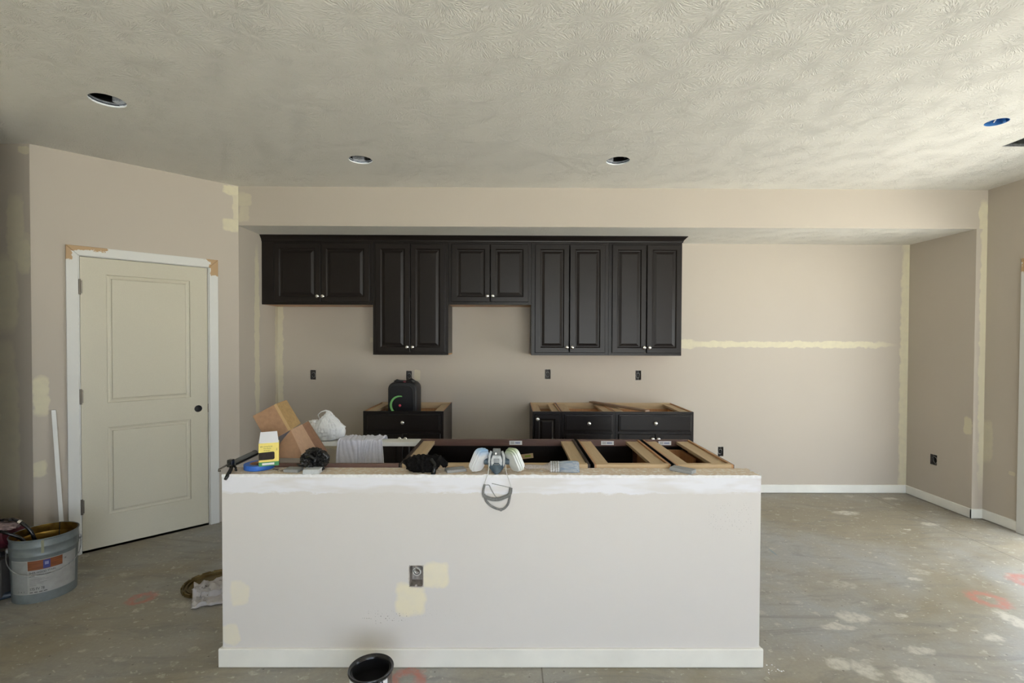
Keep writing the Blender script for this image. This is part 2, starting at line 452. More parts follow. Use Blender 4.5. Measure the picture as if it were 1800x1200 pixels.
# pantry: side return, diagonal wall with the door, left wall
b = B(); b.box(0, 0, 0, .5, D-DS, CE)
def side_m():
    return wall_mat('pantry_return_paint', [])
m, t, bb = nmat('pantry_return_paint'); g = NT(t); P = g.coords()
P2 = g.vm('ADD', g.vm('MULTIPLY', P, (0, 0, 1)), (0, 0, 0))
nz = g.noise(P, .35, 3); off = g.vm('MULTIPLY', g.vm('SUBTRACT', nz.outputs['Color'], (.5, .5, .5)), (0, 2.4, 2.4))
Q = g.vm('ADD', P, off)
def ypatch(g, Q, y, z, hy, hz):
    v = g.vm('MULTIPLY', g.vm('SUBTRACT', Q, (0, y, z)), (0, 1/hy, 1/hz)); v = g.vm('MULTIPLY', v, v); v = g.vm('MULTIPLY', v, v)
    return g.mapr(g.vm('DOT_PRODUCT', v, (0, 1, 1)), 1.3, .5)
f = g.ma('MAXIMUM', ypatch(g, Q, 11.5, 60, 1.6, 30), g.ma('MULTIPLY', ypatch(g, Q, 26.4, 46, 1.6, 34), .8))
g.l(g.mix(g.ma('MULTIPLY', f, .75), PAINT, MUD), bb.inputs['Base Color']); bb.inputs['Roughness'].default_value = .62
st(obj('wall_pantry_return', b, m, None, (XL-.5, DS, 0)))
s2 = math.sqrt(2); LW = 34.3*s2
patd = [(LW-.7, 102.5, 1.0, 6, .7), (LW-2, 95.3, 2.6, 2.2, .9), (LW-2, 106.5, 2.6, 1.6, .95), (1.6, 43.5, 1.6, 5.2, .9), (1.2, 24.5, 1.5, 2.1, .85)]
panel('wall_pantry_diagonal', LW, CE, 4.5, [(8.9, 40.1, 0, 81.2)], wall_mat('diagonal_wall_paint', patd), (-122.7, 127.0, 0), PI/4)
patl = [(73.5, 86, 2.2, 9, .55), (71, 70, 3, 10, .6), (75.6, 79.5, 1.7, 4.4, .7), (76, 84, 2.0, 1.5, .3), (70.5, 30, 3.4, 22, .6), (70, 50, 3, 8, .45),(75.8,106.5,1.6,.9,.7)]
panel('wall_left_front', 77.3, CE, 4.5, [], wall_mat('left_wall_paint', patl), (XW, 127.0, 0))
b = B(); b.box(XW-4, YR, 0, XW, D+4, CE); st(obj('wall_left', b, m_door))
b = B(); b.box(-117, YR, 0, -112.5, 105, CE); st(obj('wall_added_screen', b, m_door))     # partition added out of view to block rear window light at left
b = B(); b.box(XR2+5, 20, 96, XR2+110, 200, 102); b.box(XR2+104, 20, 0, XR2+110, 26, 96); b.box(XR2+104, 194, 0, XR2+110, 200, 96); st(obj('ceiling_added_shade', b, m_white)); b = B(); b.box(XR2+5, 0, -8, XR2+55, 220, -4); st(obj('floor_added_shade', b, m_white))     # roof and slab added out of view to cut light through the patio door
# soffit over the kitchen run and the recess cheek on the right
b = B(); b.box(XL, DS, SO, XR2+.2, D+1, CE, 0)
for i, ff in enumerate(b.f):
    pass
b.m = [1, 0, 0, 0, 0, 0]
def sof_extra(g, P, Q, col): return col
m_sof = wall_mat('soffit_paint', [(-86.5, 104, 2.4, 2.4, .55), (-86.7, 99.4, 1.8, 2.6, .5), (XR2-1.3, 97.0, 1.5, 7.5, .85)])
st(obj('wall_soffit', b, [m_sof, m_ceil]))
m, t, bb = nmat('recess_wall_paint'); g = NT(t); P = g.coords()
nz = g.noise(P, .35, 3); Q = g.vm('ADD', P, g.vm('MULTIPLY', g.vm('SUBTRACT', nz.outputs['Color'], (.5, .5, .5)), (2, 2.4, 2.4)))
f = ypatch(g, Q, 163.2, 30.5, 1.5, 3.0)
fr = g.patch(Q, (156.3, 60), (1.9, 49)); geo = g.n('ShaderNodeNewGeometry'); sep = g.n('ShaderNodeSeparateXYZ'); g.l(geo.outputs['Normal'], sep.inputs[0])
isf = g.ma('LESS_THAN', sep.outputs[1], -.5)
f = g.ma('MAXIMUM', g.ma('MULTIPLY', f, g.ma('SUBTRACT', 1, isf)), g.ma('MULTIPLY', g.ma('MULTIPLY', fr, isf), .9))
g.l(g.mix(g.ma('MULTIPLY', f, .85), PAINT, MUD), bb.inputs['Base Color']); bb.inputs['Roughness'].default_value = .62
rec = B()   # cheek wall with a box opening on its left face
ro = (174.6, 177.6, 14.0, 17.9)
ys = [DS, ro[0], ro[1], D+1]; zs = [0, ro[2], ro[3], SO]
for i in range(3):
    for j in range(3):
        if i == 1 and j == 1: continue
        rec.add([(XR, ys[i], zs[j]), (XR, ys[i+1], zs[j]), (XR, ys[i+1], zs[j+1]), (XR, ys[i], zs[j+1])], [(0, 1, 2, 3)])
rec.add([(XR, DS, 0), (XR2+.2, DS, 0), (XR2+.2, DS, SO), (XR, DS, SO)], [(0, 1, 2, 3)])
rec.add([(XR2+.2, DS, 0), (XR2+.2, D+1, 0), (XR2+.2, D+1, SO), (XR2+.2, DS, SO)], [(0, 1, 2, 3)])
st(obj('wall_recess', rec, m))
# right wall with patio door and windows (local x runs from the kitchen corner towards the camera)
def rl(y): return DS-y
hs = [(rl(PD[1]), rl(PD[0]), 0, PD[3]+.5)]+[(rl(r[1]), rl(r[0]), r[2], r[3]) for r in RW]
patr = [(.9, 26, 2.2, 7, .55), (9.2, 17.5, .8, .6, .6)]
panel('wall_right', DS-YR, CE, 5, hs, wall_mat('right_wall_paint', patr), (XR2, DS, 0), -PI/2)
# local x along (0,-1), so local +y points to (1,0): the thickness lies outside
b = B(); b.box(XR2, DS, 0, XR2+5, D+5, CE); st(obj('wall_right_back', b, m_door))
# rear wall behind the camera with its windows
hs = [(XR2-r[1], XR2-r[0], r[2], r[3]) for r in BW]
panel('wall_rear', XR2-XW, CE, 5, hs, wall_mat('rear_wall_paint', []), (XR2, YR, 0), PI)

m_glass, t, bb = nmat('thin_window_glass'); g = NT(t)
tr = g.n('ShaderNodeBsdfTransparent'); gl = g.n('ShaderNodeBsdfGlossy'); gl.inputs['Roughness'].default_value = .02
mx = g.n('ShaderNodeMixShader'); mx.inputs[0].default_value = .06
g.l(tr.outputs[0], mx.inputs[1]); g.l(gl.outputs[0], mx.inputs[2]); g.l(mx.outputs[0], t.nodes['Material Output'].inputs[0])
def window(name, w, h, loc, rotz, bars):
    b = B(); f = 1.8
    b.box(0, 1, 0, f, 4, h); b.box(w-f, 1, 0, w, 4, h); b.box(f, 1, 0, w-f, 4, f); b.box(f, 1, h-f, w-f, 4, h)
    for x in bars: b.box(x-1.2, 1.2, f, x+1.2, 3.6, h-f)
    o = st(obj(name, b, m_white, None, loc, (0, 0, rotz)))
    b = B(); b.box(f, 2.4, f, w-f, 2.5, h-f); obj('glass_pane', b, m_glass, o)
    return o
o = window('door_2', PD[1]-PD[0], PD[3], (XR2, PD[1], 0), -PI/2, [36])
for k, r in enumerate(RW): window('window_%d' % (k+1), r[1]-r[0], r[3]-r[2], (XR2, r[1], r[2]), -PI/2, [(r[1]-r[0])/2])
for k, r in enumerate(BW): window('window_%d' % (k+1), r[1]-r[0], r[3]-r[2], (r[1], YR, r[2]), PI, [(r[1]-r[0])/2])

# casing material: primed white with raw tan corners at the mitres
def casing_mat(name, spots):
    m, t, b = nmat(name); g = NT(t); P = g.coords()
    nz = g.noise(P, .45, 5, .7); Q = g.vm('ADD', P, g.vm('MULTIPLY', g.vm('SUBTRACT', nz.outputs['Color'], (.5, .5, .5)), (4.5, 0, 4.5)))
    tot = None
    for s_ in spots:
        f = g.patch(Q, s_[:2], s_[2:], hard=True); tot = f if tot is None else g.ma('MAXIMUM', tot, f)
    g.l(g.mix(tot, (.70, .70, .67), (.47, .31, .16)), b.inputs['Base Color']); b.inputs['Roughness'].default_value = .45
    return m
mc = casing_mat('primed_casing', [(6.8, 83, 1.2, 3.6), (11, 83.6, 4.2, 1.4), (41.8, 81, 1.9, 2.6), (41, 83.4, 2.4, .45)])
def casing(name, x0, x1, ztop, wd, mat, loc, rotz, legs=(1, 1), y=-.7):
    out = []
    # left leg, right leg, head; mitred
    def trap(pts):
        b = B(); b.poly_prism([(p[0], y, p[1]) for p in pts], (0, -y, 0)); return b
    L = [(x0-wd, 0), (x0, 0), (x0, ztop), (x0-wd, ztop+wd)]; R = [(x1, 0), (x1+wd, 0), (x1+wd, ztop+wd), (x1, ztop)]
    H = [(x0, ztop), (x1, ztop), (x1+wd, ztop+wd), (x0-wd, ztop+wd)]
    for k, pts in enumerate((L, R, H)):
        if k < 2 and not legs[k]: continue
        out.append(st(obj(name, trap(pts), mat, None, loc, (0, 0, rotz), bevel=.12)))
    return out
casing('trim_1', 9.1, 39.9, 80.95, 2.5, mc, (-122.7, 127.0, 0), PI/4)
mc2 = casing_mat('primed_casing_patio', [(rl(148.5), 82.6, 1.5, 2.6)])
casing('trim_2', rl(PD[1]), rl(PD[0]), 80.9, 3.0, mc2, (XR2, DS, 0), -PI/2)
b = B(); b.box(rl(PD[1]), 0, 0, rl(PD[0]), 5, .55); st(obj('trim_3', b, m_hinge, None, (XR2, DS, 0), (0, 0, -PI/2)))
# door jamb
b = B(); b.box(8.9, -.1, 0, 9.35, 4.5, 81.2); b.box(39.65, -.1, 0, 40.1, 4.5, 81.2); b.box(9.35, -.1, 80.85, 39.65, 4.5, 81.2)
st(obj('trim_4', b, m_white, None, (-122.7, 127.0, 0), (0, 0, PI/4)))

# two-panel pantry door
dr = B()
xs = [9.45, 15.0, 34.9, 39.55]; zs = [.6, 9.2, 33.8, 40.6, 76.3, 80.7]
def relief(b, x0, x1, z0, z1, fy):
    prof = [(0, fy), (.12, fy+.34), (.65, fy+.50), (1.05, fy+.40), (1.22, fy+.10), (1.5, fy+.08)]
    vs = []; fs = []
    for ins, y in prof: vs += [(x0+ins, y, z0+ins), (x1-ins, y, z0+ins), (x1-ins, y, z1-ins), (x0+ins, y, z1-ins)]
    for j in range(len(prof)-1):
        for i in range(4): a = j*4+i; c_ = j*4+(i+1) % 4; fs.append((a, c_, c_+4, a+4))
    n = (len(prof)-1)*4; fs.append((n, n+1, n+2, n+3)); b.add(vs, fs)
fy = .12
hole_c = (36.9, 36.9); 
for i in range(3):
    for j in range(5):
        x0, x1, z0, z1 = xs[i], xs[i+1], zs[j], zs[j+1]
        if i == 1 and j in (1, 3): relief(dr, x0, x1, z0, z1, fy); continue
        if i == 2 and j == 2:    # face with the round bore for the missing knob
            n = 24; ring = [(hole_c[0]+1.05*math.cos(2*PI*k/n), fy, hole_c[1]+1.05*math.sin(2*PI*k/n)) for k in range(n)]
            outer = []
            for k in range(n):
                a = 2*PI*k/n; dx, dz = math.cos(a), math.sin(a)
                tx = ((x1-hole_c[0]) if dx > 0 else (hole_c[0]-x0))/max(abs(dx), 1e-6); tz = ((z1-hole_c[1]) if dz > 0 else (hole_c[1]-z0))/max(abs(dz), 1e-6)
                tt = min(tx, tz); outer.append((hole_c[0]+dx*tt, fy, hole_c[1]+dz*tt))
            dr.add(ring+outer, [(k, n+k, n+(k+1) % n, (k+1) % n) for k in range(n)])
            for cx_, cz_ in ((x0, z0), (x1, z0), (x1, z1), (x0, z1)):
                near = sorted(range(n), key=lambda k: (outer[k][0]-cx_)**2+(outer[k][2]-cz_)**2)[:2]
                dr.add([(cx_, fy, cz_), outer[near[0]], outer[near[1]]], [(0, 1, 2)])
            inn = [(p[0], fy+1.3, p[2]) for p in ring]
            dr.add(ring+inn, [(k, (k+1) % n, n+(k+1) % n, n+k) for k in range(n)], 1)
            dr.add(inn, [tuple(range(n))], 1)
            continue
        dr.add([(x0, fy, z0), (x1, fy, z0), (x1, fy, z1), (x0, fy, z1)], [(0, 1, 2, 3)])
X0, X1, Z0, Z1 = xs[0], xs[-1], zs[0], zs[-1]
for q in (((X0, Z0), (X1, Z0)), ((X1, Z0), (X1, Z1)), ((X1, Z1), (X0, Z1)), ((X0, Z1), (X0, Z0))):
    dr.add([(q[0][0], fy, q[0][1]), (q[1][0], fy, q[1][1]), (q[1][0], fy+1.35, q[1][1]), (q[0][0], fy+1.35, q[0][1])], [(0, 1, 2, 3)])
dr.add([(X0, fy+1.35, Z0), (X1, fy+1.35, Z0), (X1, fy+1.35, Z1), (X0, fy+1.35, Z1)], [(0, 1, 2, 3)])
door = st(obj('door_1', dr, [m_door, m_black], None, (-122.7, 127.0, 0), (0, 0, PI/4)))
for zc in (72.5, 42.8, 12.8):
    b = B(); b.lathe([(.28, zc-1.9), (.28, zc+1.9)], 10, (9.35, -.25, 0), close=True); b.box(9.3, -.3, zc-1.75, 9.9, .1, zc+1.75)
    for zz in (zc-2.0, zc+2.0): b.lathe([(.33, zz-.08), (.33, zz+.08)], 10, (9.35, -.25, 0), close=True)
    obj('hinge', b, m_hinge, door, label='dark steel hinge')
b = B(); b.box(39.5, -.02, 35.6, 39.72, .5, 38.2); obj('strike_plate', b, m_hinge, door)

# baseboards
def bboard(name, x0, y0, x1, y1, h=3.3, th=.5, gap=.35, side=1):
    d = Vector((x1-x0, y1-y0)); L = d.length; a = math.atan2(d.y, d.x)
    b = B(); b.poly_prism([(0, 0, gap), (0, -th, gap), (0, -th, h-.15), (0, -th+.15, h), (0, 0, h)], (L, 0, 0))
    return st(obj(name, b, m_base, None, (x0, y0, 0), (0, 0, a)))
bboard('baseboard_back', 61.6, D, XR, D)
bboard('baseboard_recess', XR, D, XR, DS-.5)
bboard('baseboard_return', XR-.5, DS, XR2, DS)
bboard('baseboard_right', XR2, DS, XR2, PD[1]+3.0)

# ------------------------------------------------------------------ island knee wall
WX0, WX1, WY0, WY1, WZ = -51.2, 45.1, 87.6, 92.6, 34.45
def knee_extra(g, P, Q, col):
    sep = g.n('ShaderNodeSeparateXYZ'); g.l(P, sep.inputs[0])
    edge = g.noise(g.vm('MULTIPLY', P, (.25, 0, .9)), 1.0, 5, .7)
    lim = g.ma('ADD', 31.2, g.ma('MULTIPLY', g.ma('SUBTRACT', edge.outputs[0], .5), 2.4))
    f = g.mapr(g.ma('SUBTRACT', sep.outputs[2], lim), -.12, .12)
    brk = g.mapr(g.noise(g.vm('MULTIPLY', P, (.06, 0, .3)), 1, 3, .6).outputs[0], .40, .52, .25, 1)
    col = g.mix(g.ma('MULTIPLY', f, brk), col, (.82, .82, .86))
    # spatter of dark stain
    v = g.n('ShaderNodeTexVoronoi', voronoi_dimensions='2D'); v.inputs['Scale'].default_value = 2.4
    cmb = g.n('ShaderNodeCombineXYZ'); g.l(sep.outputs[0], cmb.inputs[0]); g.l(sep.outputs[2], cmb.inputs[1]); g.l(cmb.outputs[0], v.inputs['Vector'])
    sc = g.n('ShaderNodeSeparateColor'); g.l(v.outputs['Color'], sc.inputs[0])
    dot = g.mapr(g.ma('SUBTRACT', v.outputs['Distance'], g.ma('MULTIPLY', sc.outputs[0], .2)), .03, -.03)
    dot = g.ma('MULTIPLY', dot, g.ma('GREATER_THAN', sc.outputs[1], .45))
    zone = g.ma('MAXIMUM', g.patch(Q, (29.2, 8.9), (4.0, 1.0)), g.ma('MULTIPLY', g.patch(Q, (37.5, 9.4), (5, 1.0)), .15))
    col = g.mix(g.ma('MULTIPLY', g.ma('MULTIPLY', dot, zone), .8), col, (.07, .055, .05))
    zone2 = g.patch(Q, (91, 26.5), (4, 3)); 
    return g.mix(g.ma('MULTIPLY', g.ma('MULTIPLY', dot, zone2), .25), col, (.07, .055, .05))
kp = [(33.5, 12.1, 2.75, 2.9, .95), (37.9, 16.4, 2.5, 2.3, .85), (2.9, 13.2, 1.7, 2.1, .55), (1.4, 5.8, 1.6, 1.9, .6)]
m_knee = wall_mat('island_wall_paint', kp, (.71, .68, .65), knee_extra, (.86, .79, .60))
kh = (33.3, 35.9, 14.3, 18.2)
panel('wall_island', WX1-WX0, WZ-.25, WY1-WY0, [kh], m_knee, (WX0, WY0, 0))
def rough_top():
    m, t, b = nmat('raw_plate_with_compound'); g = NT(t); P = g.coords()
    n = g.noise(g.vm('MULTIPLY', P, (.12, 1.5, 1)), 1, 4, .6); n2 = g.noise(P, 1.1, 5, .75)
    col = g.mix(g.mapr(n.outputs[0], .3, .7), (.66, .53, .40), (.76, .64, .50))
    col = g.mix(g.mapr(n2.outputs[0], .50, .60, 0, .9), col, (.85, .82, .76))
    g.l(col, b.inputs['Base Color']); b.inputs['Roughness'].default_value = .8
    g.l(g.bump(n2.outputs[0], .6, .1), b.inputs['Normal']); return m
m_rt = rough_top()
b = B(); b.box(WX0+.1, WY0+.3, WZ-.25, WX1-.1, WY1, WZ); o = obj('top_plate', b, m_rt); st(o); o.name = 'trim_5'
# ragged lip of joint compound along the top edges
def ragged(length, seed):
    b = B(); rnd = random.Random(seed); n = int(length/.35); top = []; 
    for i in range(n+1):
        x = length*i/n; top.append((x, .15+.12*noise.noise((x*.8, seed, 0))+rnd.uniform(-.05, .09), .28+.18*noise.noise((x*.5, 5, seed))+rnd.uniform(-.06, .06)))
    for i in range(n):
        (xa, ha, wa), (xb, hb, wb) = top[i], top[i+1]
        z0 = -.35; vs = [(xa, -.06, z0), (xb, -.06, z0), (xb, -.05, hb), (xa, -.05, ha), (xa, wa, ha*.6), (xb, wb, hb*.6), (xa, wa, z0), (xb, wb, z0)]
        b.add(vs, [(0, 1, 2, 3), (3, 2, 5, 4), (4, 5, 7, 6)])
    return b
m_comp = simple('dried_compound', (.84, .84, .85), .8, 0, 1.5, .08, .03)
st(obj('trim_6', ragged(WX1-WX0, 3), m_comp, None, (WX0, WY0, WZ-.1)))
st(obj('trim_7', ragged(WY1-WY0, 8), m_comp, None, (WX1, WY0, WZ-.1), (0, 0, PI/2)))
for nm, (x0, y0, x1, y1) in {'baseboard_island_front': (WX0-.5, WY0, WX1+.5, WY0), 'baseboard_island_left': (WX0, WY1, WX0, WY0), 'baseboard_island_right': (WX1, WY0, WX1, WY1)}.items():
    bboard(nm, x0, y0, x1, y1, 3.35, .5, .1)

# ------------------------------------------------------------------ cabinets
PROF = [(0, -.62), (.13, -.75), (1.75, -.75), (1.95, -.62), (2.15, -.42), (2.45, -.40), (3.35, -.66), (3.4, -.66)]
PROF_S = [(0, -.62), (.13, -.75), (1.35, -.75), (1.5, -.6), (1.65, -.42), (1.85, -.40), (2.5, -.66), (2.52, -.66)]
SLAB = [(0, -.55), (.10, -.60), (.45, -.62), (.55, -.75), (.6, -.75)]
def knob(parent, x, z, y=-.75):
    b = B(); b.lathe([(.0, 0), (.38, 0), (.34, .08), (.17, .16), (.15, .5), (.30, .62), (.55, .78), (.60, .95), (.50, 1.1), (.25, 1.18), (0, 1.2)], 20, (x, y, z), 'y')
    return obj('knob', b, m_knob, parent, smooth=40)
def cdoor(parent, x0, x1, z0, z1, kx=None, kz=None, name='door', prof=PROF, y=-.75, mat=m_esp):
    b = B(); b.rings(x0, z0, x1, z1, prof, 0)
    o = obj(name, b, mat, parent)
    if kx is not None: knob(o, kx, kz)
    return o
def wall_cab(label, x0, x1, z0, doors, kz, xf=None, fill=0):
    yf = 176.15; w = x1-x0; h = SO-2.0-z0+.0
    t = thing('wall_cabinet', label, 'cabinet', (x0, yf, z0), group='dark wall cabinets under the soffit')
    b = B(); dp = D-yf-.02
    b.box(0, .75, .5, .5, dp, h); b.box(w-.5, .75, .5, w, dp, h); b.box(.5, .75, h-.5, w-.5, dp, h); b.box(.5, dp-.3, .5, w-.5, dp, h-.5)
    b.box(.5, .75, h/2, w-.5, dp-.3, h/2+.6)
    obj('body', b, m_side if False else m_esp, t)
    b = B(); b.box(0.02, .76, 0.02, w-.02, dp, .5); obj('bottom_panel', b, m_in, t, label='raw maple bottom panel')
    b = B(); L = fill if fill else 1.5
    b.box(0, 0, 0, L, .75, h); b.box(w-1.5, 0, 0, w, .75, h); b.box(L, 0, 0, w-1.5, .75, 1.5); b.box(L, 0, h-1.5, w-1.5, .75, h)
    obj('face_frame', b, m_esp, t, bevel=.04)
    mid = (doors[0][1]+doors[1][0])/2-x0
    for k, (a, c_) in enumerate(doors):
        cdoor(t, a-x0, c_-x0, .95, h-.9, mid+(-.95 if k == 0 else .95), kz)
    return t
wall_cab('dark wall cabinet, short, leftmost of the row, beside the pantry wall', XL+.05, -48.85, 70.9, [(-83.7, -67.25), (-67.05, -49.9)], 2.9, fill=4.2)
wall_cab('tall narrow dark wall cabinet hanging lower, directly over the speaker', -48.8, -21.95, 53.1, [(-47.8, -35.5), (-35.3, -23.0)], 2.8)
wall_cab('short dark wall cabinet in the middle over the stove gap', -21.9, 7.65, 71.1, [(-20.8, -7.1), (-6.9, 6.6)], 3.0)
wall_cab('tall dark wall cabinet just right of the stove gap', 7.7, 35.25, 53.1, [(9.0, 21.1), (21.4, 34.0)], 2.9)
wall_cab('tall dark wall cabinet at the right end of the row beside bare wall', 35.3, 61.5, 53.1, [(36.5, 48.6), (48.9, 61.2)], 2.9)
# crown moulding, one continuous length with its return
cp = [(0, -.12), (-.25, 0), (-.3, .35), (-.55, .8), (-1.0, 1.25), (-1.25, 1.6), (-1.55, 1.75), (-1.55, 1.98), (0, 1.98)]
b = B(); n = len(cp); vs = []
path = [(XL+.05, 176.15, (0, 1)), (61.5, 176.15, (1, 1)), (61.5, D-.05, (1, 0))]
for (x, y, (kx, ky)) in path: vs += [(x-kx*o_*1.0, y+ky*o_, SO-2.0+z) for o_, z in cp]
fs = []
for j in range(2):
    for i in range(n): fs.append((j*n+i, j*n+(i+1) % n, (j+1)*n+(i+1) % n, (j+1)*n+i))
fs += [tuple(range(n)), tuple(2*n+i for i in range(n-1, -1, -1))]
b.add(vs, fs); tag(obj('crown_molding', b, m_espx), 'dark crown molding running along the top of the wall cabinets', 'molding')

def base_cab(label, loc, rotz, w, dp, h, layout, group, inside=m_in, sidem=m_esp, railback=m_back, name='base_cabinet', backm=None, strip=2.9, extra=None):
    t = thing(name, label, 'cabinet', loc, rotz, group)
    b = B()
    for x0 in (0, w-.5):
        o_ = .12; 
        b.box(x0 if x0 == 0 else x0+.38, .75, 3.6, x0+.12 if x0 == 0 else x0+.5, dp, h, 0)
        b.box(.12 if x0 == 0 else x0, .75, 3.6, .5 if x0 == 0 else x0+.38, dp, h, 1)
    b.box(0, 3.5, 0, w, dp, 3.6, 0); b.box(.5, .75, 3.6, w-.5, dp-.5, 4.2, 1)
    obj('body', b, [sidem, inside], t)
    b = B(); b.box(.5, dp-.45, 3.6, w-.5, dp, h); obj('back_panel', b, m_plyx, t)
    b = B(); b.box(.55, dp-.5, 4.2, w-.55, dp-.46, h-2.3); obj('back_lining', b, inside, t)
    b = B(); b.box(0, 0, 3.6, 1.5, .75, h); b.box(w-1.5, 0, 3.6, w, .75, h); b.box(1.5, 0, 3.6, w-1.5, .75, 5.1); b.box(1.5, 0, h-1.5, w-1.5, .75, h)
    if layout != 'door': b.box(1.5, 0, h-7.6, w-1.5, .75, h-6.4)
    b.m = [0]*len(b.f)
    # inner faces of the frame show the reddish stain
    for i, f_ in enumerate(b.f):
        if all(abs(b.v[k][1]-.75) < 1e-6 for k in f_): b.m[i] = 1
        if railback is m_back and all(abs(b.v[k][2]-h) < 1e-6 for k in f_): b.m[i] = 1
    obj('face_frame', b, [m_esp, railback], t)
    for x0, x1 in ((.5, .5+strip), (w-.5-strip, w-.5)):
        b = B(); b.box(x0, .8, h-1.0, x1, dp-.5, h-.35); obj('stretcher', b, m_ply, t, bevel=.03)
    b = B(); b.box(.5, dp-1.25, h-2.2, w-.5, dp-.5, h); obj('back_rail', b, m_plyx, t)
    zt = h-.9
    if layout == 'door': cdoor(t, .7, w-.7, 5, zt, 1.6, zt-1.4, prof=PROF_S)
    elif layout == 'drawer_doors' or layout == 'false_doors':
        o1 = cdoor(t, 1.0, w-1.0, zt-5.6, zt, None, None, 'drawer', SLAB, mat=m_espx); 
        if layout == 'drawer_doors': knob(o1, w/2, zt-2.7)
        if w > 20:
            cdoor(t, 1.0, w/2-.08, 4.6, zt-6.5, w/2-.95, zt-8.0); cdoor(t, w/2+.08, w-1.0, 4.6, zt-6.5, w/2+.95, zt-8.0)
        else: cdoor(t, 1.0, w-1.0, 4.6, zt-6.5, 1.9, zt-8.0)
    elif layout == 'drawers':
        for z0, z1 in ((zt-5.6, zt), (zt-17.2, zt-6.5), (4.6, zt-18.0)):
            o1 = cdoor(t, 1.0, w-1.0, z0, z1, None, None, 'drawer', SLAB, mat=m_espx); knob(o1, w/2, (z0+z1)/2)
    if extra: extra(t, w, dp, h)
    return t
BH = 34.65; YB = 164.15
g1 = 'dark base cabinets along the back wall without a countertop'
def dbox(t, w, dp, h):      # drawer box seen through the open top
    b = B(); z0, z1 = h-5.6, h-1.9; x0, x1 = 1.7, w-1.7
    b.box(x0, 1.0, z0, x0+.5, dp-3, z1); b.box(x1-.5, 1.0, z0, x1, dp-3, z1); b.box(x0, dp-3.5, z0, x1, dp-3, z1); b.box(x0, 1.0, z0, x1, 1.5, z1); b.box(x0, 1.0, z0-.2, x1, dp-3, z0+.1)
    obj('drawer_box', b, m_in, t)
base_cab('dark open-topped base cabinet under the black speaker, left of the stove gap', (-48.8, YB, 0), 0, 26.8, D-YB-.02, BH, 'drawer_doors', g1, sidem=m_side, extra=dbox, railback=m_esp)
base_cab('narrow dark base cabinet with a single panelled door, right of the stove gap', (7.75, YB, 0), 0, 9.6, D-YB-.02, BH, 'door', g1, sidem=m_side, railback=m_esp, strip=2.4)
base_cab('dark three-drawer base cabinet between the narrow cabinet and the wide one', (17.45, YB, 0), 0, 17.9, D-YB-.02, BH, 'drawers', g1, sidem=m_side, extra=dbox, railback=m_esp)
base_cab('wide dark base cabinet at the right end against the back wall', (35.45, YB, 0), 0, 26.2, D-YB-.02, BH, 'drawer_doors', g1, sidem=m_side, extra=dbox, railback=m_esp)
# loose board lying across the right-hand base cabinets
p0, p1 = Vector((31.2, 187.4, BH+.12)), Vector((46.2, 164.2, BH+.05)); dv = (p1-p0); nv = Vector((-dv.y, dv.x, 0)).normalized()*1.1
b = B(); b.poly_prism([tuple(p0-nv), tuple(p1-nv), tuple(p1+nv), tuple(p0+nv)], (0, 0, .55))
tag(obj('scrap_board', b, wood('scrap_wood', (.20, .12, .07), (.28, .18, .11), .6, 0)), 'brown wood strip lying diagonally across the right-hand base cabinets', 'board')

IH = 35.1; IYF = 116.5; idp = 23.8
g2 = 'open-topped island cabinets behind the knee wall'
def sticker(t, x, z, w=3.0, h=.95):
    b = B(); b.box(x-w/2, .76, z-h/2, x+w/2, .79, z+h/2); o = obj('sticker', b, m_label, t, label='white printed sticker')
    b = B(); b.box(x-w*.35, .79, z-h*.22, x+w*.05, .795, z+h*.22); obj('printed_block', b, simple('sticker_print', (.35, .38, .52), .6, 0, 6, .5), o)
    b = B(); [b.box(x+w*.12, .79, z+q-.03, x+w*.40, .795, z+q+.03) for q in (-.2, 0, .2)]; obj('fine_print', b, m_inkb, o)
m_dkint = wood('dark_interior', (.030, .019, .015), (.045, .028, .021), .5, 2)
def sinkx(t, w, dp, h):
    sticker(t, w/2-4.2, h-.75)
    b = B(); b.box(-1.5, 0, -.55, 1.5, .12, .55); o = obj('wood_chip', b, m_ply, t, (11.2, .78, h-3.9), (0, .12, 0), label='small tan label with green print')
    b = B(); b.box(-.9, .12, -.16, .5, .13, .2); obj('green_print', b, simple('green_logo', (.30, .42, .03), .5), o)
    
def ic2(t, w, dp, h): sticker(t, w/2+.2, h-.75, 3.0)
def ic3(t, w, dp, h):
    sticker(t, w/2+.3, h-.75, 3.0); 
    b = B(); b.box(2.0, 1.0, h-5.6, w-4.4, 1.5, h-2.2); b.box(2.0, 1.0, h-5.6, 2.5, 10, h-2.2); obj('drawer_box', b, m_in, t)
base_cab('wide island sink cabinet, open-topped, dark inside, behind the respirator', (15.35, IYF, 0), PI, 36.1, idp, IH, 'false_doors', g2, inside=m_dkint, extra=sinkx, strip=2.7, sidem=m_esp)
base_cab('middle island cabinet between sink cabinet and rightmost island cabinet', (30.7, IYF, 0), PI, 14.7, idp, IH, 'drawer_doors', g2, inside=m_in, extra=ic2, strip=2.7, sidem=m_esp)
base_cab('rightmost narrow island cabinet with orange-brown interior', (42.6, IYF, 0), PI, 11.2, idp, IH, 'drawer_doors', g2, inside=m_in, extra=ic3, strip=2.7, sidem=m_esp)
